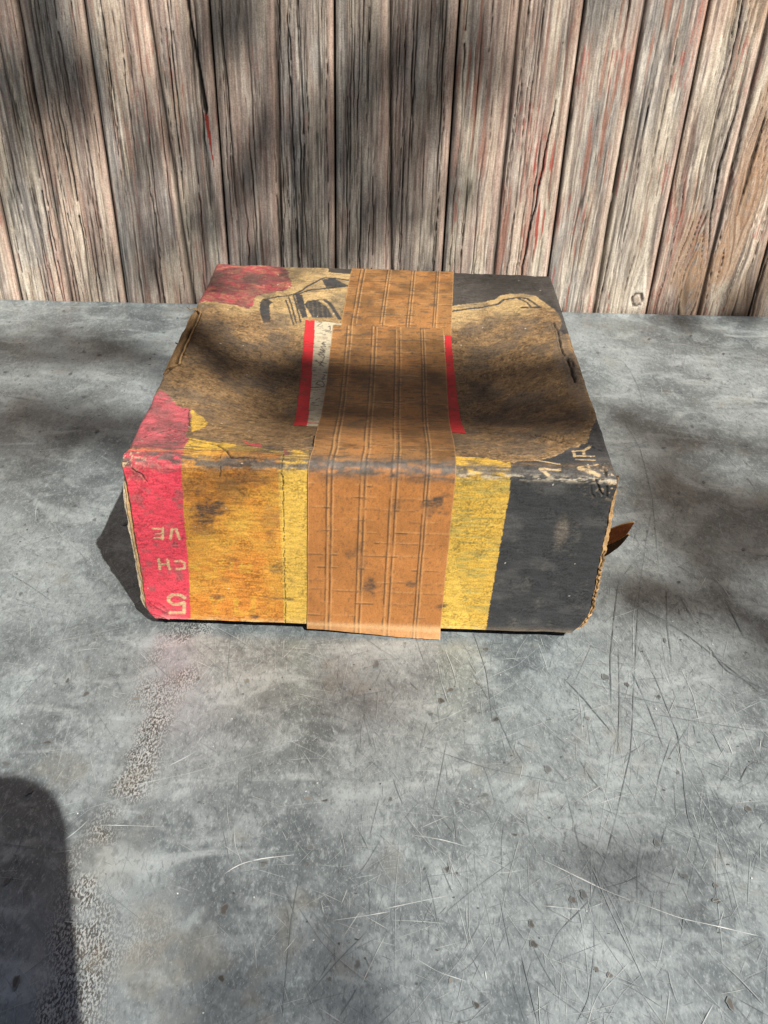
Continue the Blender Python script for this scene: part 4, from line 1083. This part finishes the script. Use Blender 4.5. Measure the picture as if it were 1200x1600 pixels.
def tube(V, F, pts, rad, n=7):
    pts = np.array(pts, float); i0 = len(V)
    for i, p in enumerate(pts):
        d = pts[min(i + 1, len(pts) - 1)] - pts[max(i - 1, 0)]; d /= np.linalg.norm(d)
        a = np.cross(d, [.3, .2, 1.]); a /= np.linalg.norm(a); b = np.cross(d, a)
        for k in range(n):
            t = 2 * math.pi * k / n; V.append(p + (a * math.cos(t) + b * math.sin(t)) * rad[i])
    for i in range(len(pts) - 1):
        for k in range(n):
            F.append((i0 + i * n + k, i0 + i * n + (k + 1) % n, i0 + (i + 1) * n + (k + 1) % n, i0 + (i + 1) * n + k))
TV = []; TF = []
fork = np.array([3.9, -4.6, 2.0])
tube(TV, TF, [(3.9, -4.8, -.95), (3.87, -4.78, .2), (3.92, -4.68, 1.2), fork], [.19, .15, .13, .11], 12)
TV2 = []; TF2 = []
hubs = []
rl_ = np.random.RandomState(77)
for k in range(9):
    ang = math.pi * (1 - .1 + 1.2 * (k + .5) / 9)
    h = P00 - .13 * E1 + .14 * E2 + 1.75 * math.cos(ang) * E1 + 1.75 * math.sin(ang) * E2 + rl_.uniform(5.0, 6.5) * dS
    hubs.append(h); path = []; wob = rl_.normal(size=(5, 3)) * .10
    for f in np.linspace(0, 1, 14):
        q = fork + (h - fork) * f + np.array([np.interp(f, np.linspace(0, 1, 5), wob[:, c_]) for c_ in range(3)]) * math.sin(math.pi * f); qa = (q - P00) @ E1 + .13; qb = (q - P00) @ E2 - .14; rr = math.hypot(qa, qb)
        if rr < 1.6: q = q + (qa * E1 + qb * E2) / max(rr, .01) * (1.6 - rr)
        path.append(q)
    tube(TV, TF, path, list(np.linspace(.07, .018, 14)))
for c in tips:
    h = min(hubs, key=lambda q: np.linalg.norm(q - c)); md = (h + c) / 2 + rng.normal(size=3) * .05
    tube(TV, TF, [h, md, c], [.0035, .0025, .0015], 4)
link('trunk', raw_mesh('trunk', np.array(TV), np.array(TF), True), M_BARK, tree)

# ---------------------------------------------------------------- the photographer, out of frame, with an unseen device sized to cast the shadow
from mathutils import Matrix, Euler, Vector
CM = Matrix.Translation(CAM_LOC) @ Euler(CAM_ROT).to_matrix().to_4x4()
def cw(x, y, z):
    return np.array((CM @ Vector((x, y, z)))[:])
def rounded_plate(name, x0, x1, y0, y1, r, z0, z1):
    pts = []
    for cx, cy, a0 in ((x1 - r, y1 - r, 0), (x0 + r, y1 - r, 90), (x0 + r, y0 + r, 180), (x1 - r, y0 + r, 270)):
        for k in range(7):
            a = math.radians(a0 + 15 * k); pts.append((cx + r * math.cos(a), cy + r * math.sin(a)))
    n = len(pts); me = bpy.data.meshes.new(name)
    me.from_pydata([(x, y, z0) for x, y in pts] + [(x, y, z1) for x, y in pts], [], [list(range(n))[::-1], list(range(n, 2 * n))] + [(i, (i + 1) % n, n + (i + 1) % n, n + i) for i in range(n)])
    return me
device_me = rounded_plate('held_device', -.098, .0465, -.165, .056, .036, .0035, .012)  # device of unknown kind, added with an outline that gives the wanted shadow
device_me.transform(CM)
ph = link('held_device', device_me, M_DEVICE)
tag(ph, 'unseen hand-held device at the viewpoint, shaped to cast the lower left shadow', 'held_device')
def skin_mesh(name, nodes, edges, mat, parent=None, sub=2):
    me = bpy.data.meshes.new(name); me.from_pydata([tuple(n[0]) for n in nodes], edges, [])
    o = link(name, me, mat, parent)
    md = o.modifiers.new('skin', 'SKIN'); md.use_smooth_shade = True
    for i, n in enumerate(nodes):
        r = n[1]; me.skin_vertices[0].data[i].radius = (r, r) if not isinstance(r, tuple) else r
    me.skin_vertices[0].data[0].use_root = True
    sb = o.modifiers.new('sub', 'SUBSURF'); sb.levels = sub; sb.render_levels = sub
    return o
px, py = .02, -1.02
N_ = []; E_ = []
def add(p, r, par=None):
    N_.append((np.array(p, float), r)); i = len(N_) - 1
    if par is not None: E_.append((par, i))
    return i
pel = add((px, py, .06), (.15, .11)); ch1 = add((px, py + .0, .28), (.15, .105), pel); ch2 = add((px, py + .01, .46), (.14, .09), ch1)
nk = add((px, py + .02, .57), .052, ch2); hd0 = add((px + .005, py + .05, .65), .070, nk); hd1 = add((px + .005, py + .06, .73), .085, hd0); hd2 = add((px + .005, py + .05, .79), .055, hd1)
for sx in (-1, 1):
    hip = add((px + sx * .09, py, -.03), .085, pel); kn = add((px + sx * .10, py + .02, -.42), .058, hip); an = add((px + sx * .10, py, -.83), .042, kn); ft = add((px + sx * .11, py + .13, -.87), .032, an)
    sh = add((px + sx * .17, py + .01, .47), .062, ch2)
    ex = .043 if sx > 0 else -.098
    el = add((px + sx * .26, py + .17, .22), .044, sh); wr = add(cw(ex + sx * .012, -.215, .050), .028, el); pm = add(cw(ex + sx * .006, -.155, .032), .028, wr)
    fing = [((ex - sx * .004, y_, .020), (ex + sx * .003, y_ + .004, .006), (ex - sx * .014, y_ + .006, -.006)) for y_ in (-.118, -.136, -.153, -.169)] + [((ex - sx * .016, -.140, .026), (ex - sx * .030, -.120, .022), (ex - sx * .038, -.108, .020))]
    if sx < 0:                                          # this hand is posed over the upper edge to shape the shadow
        N_[wr] = (cw(-.165, -.050, .050), .028); N_[pm] = (cw(-.122, .020, .032), .028)
        fing = [((-.098 + x_ * .3, .048 - x_ * .1, .022), (-.082 + x_, .064, .010), (-.074 + x_, .062, -.004)) for x_ in (0, .019, .037)] + [((-.108, -.012, .020), (-.098, -.020, .004), (-.082, -.022, -.006)), ((-.10, .005, .026), (-.085, -.005, .022), (-.07, -.008, .020))]
    for f in fing:
        b = pm
        for j, c in enumerate(f): b = add(cw(*c), (.0095, .0085, .0075)[j], b)
person = skin_mesh('person', N_, E_, M_SKIN)
tag(person, 'person in dark shirt standing out of frame holding up a device', 'person')
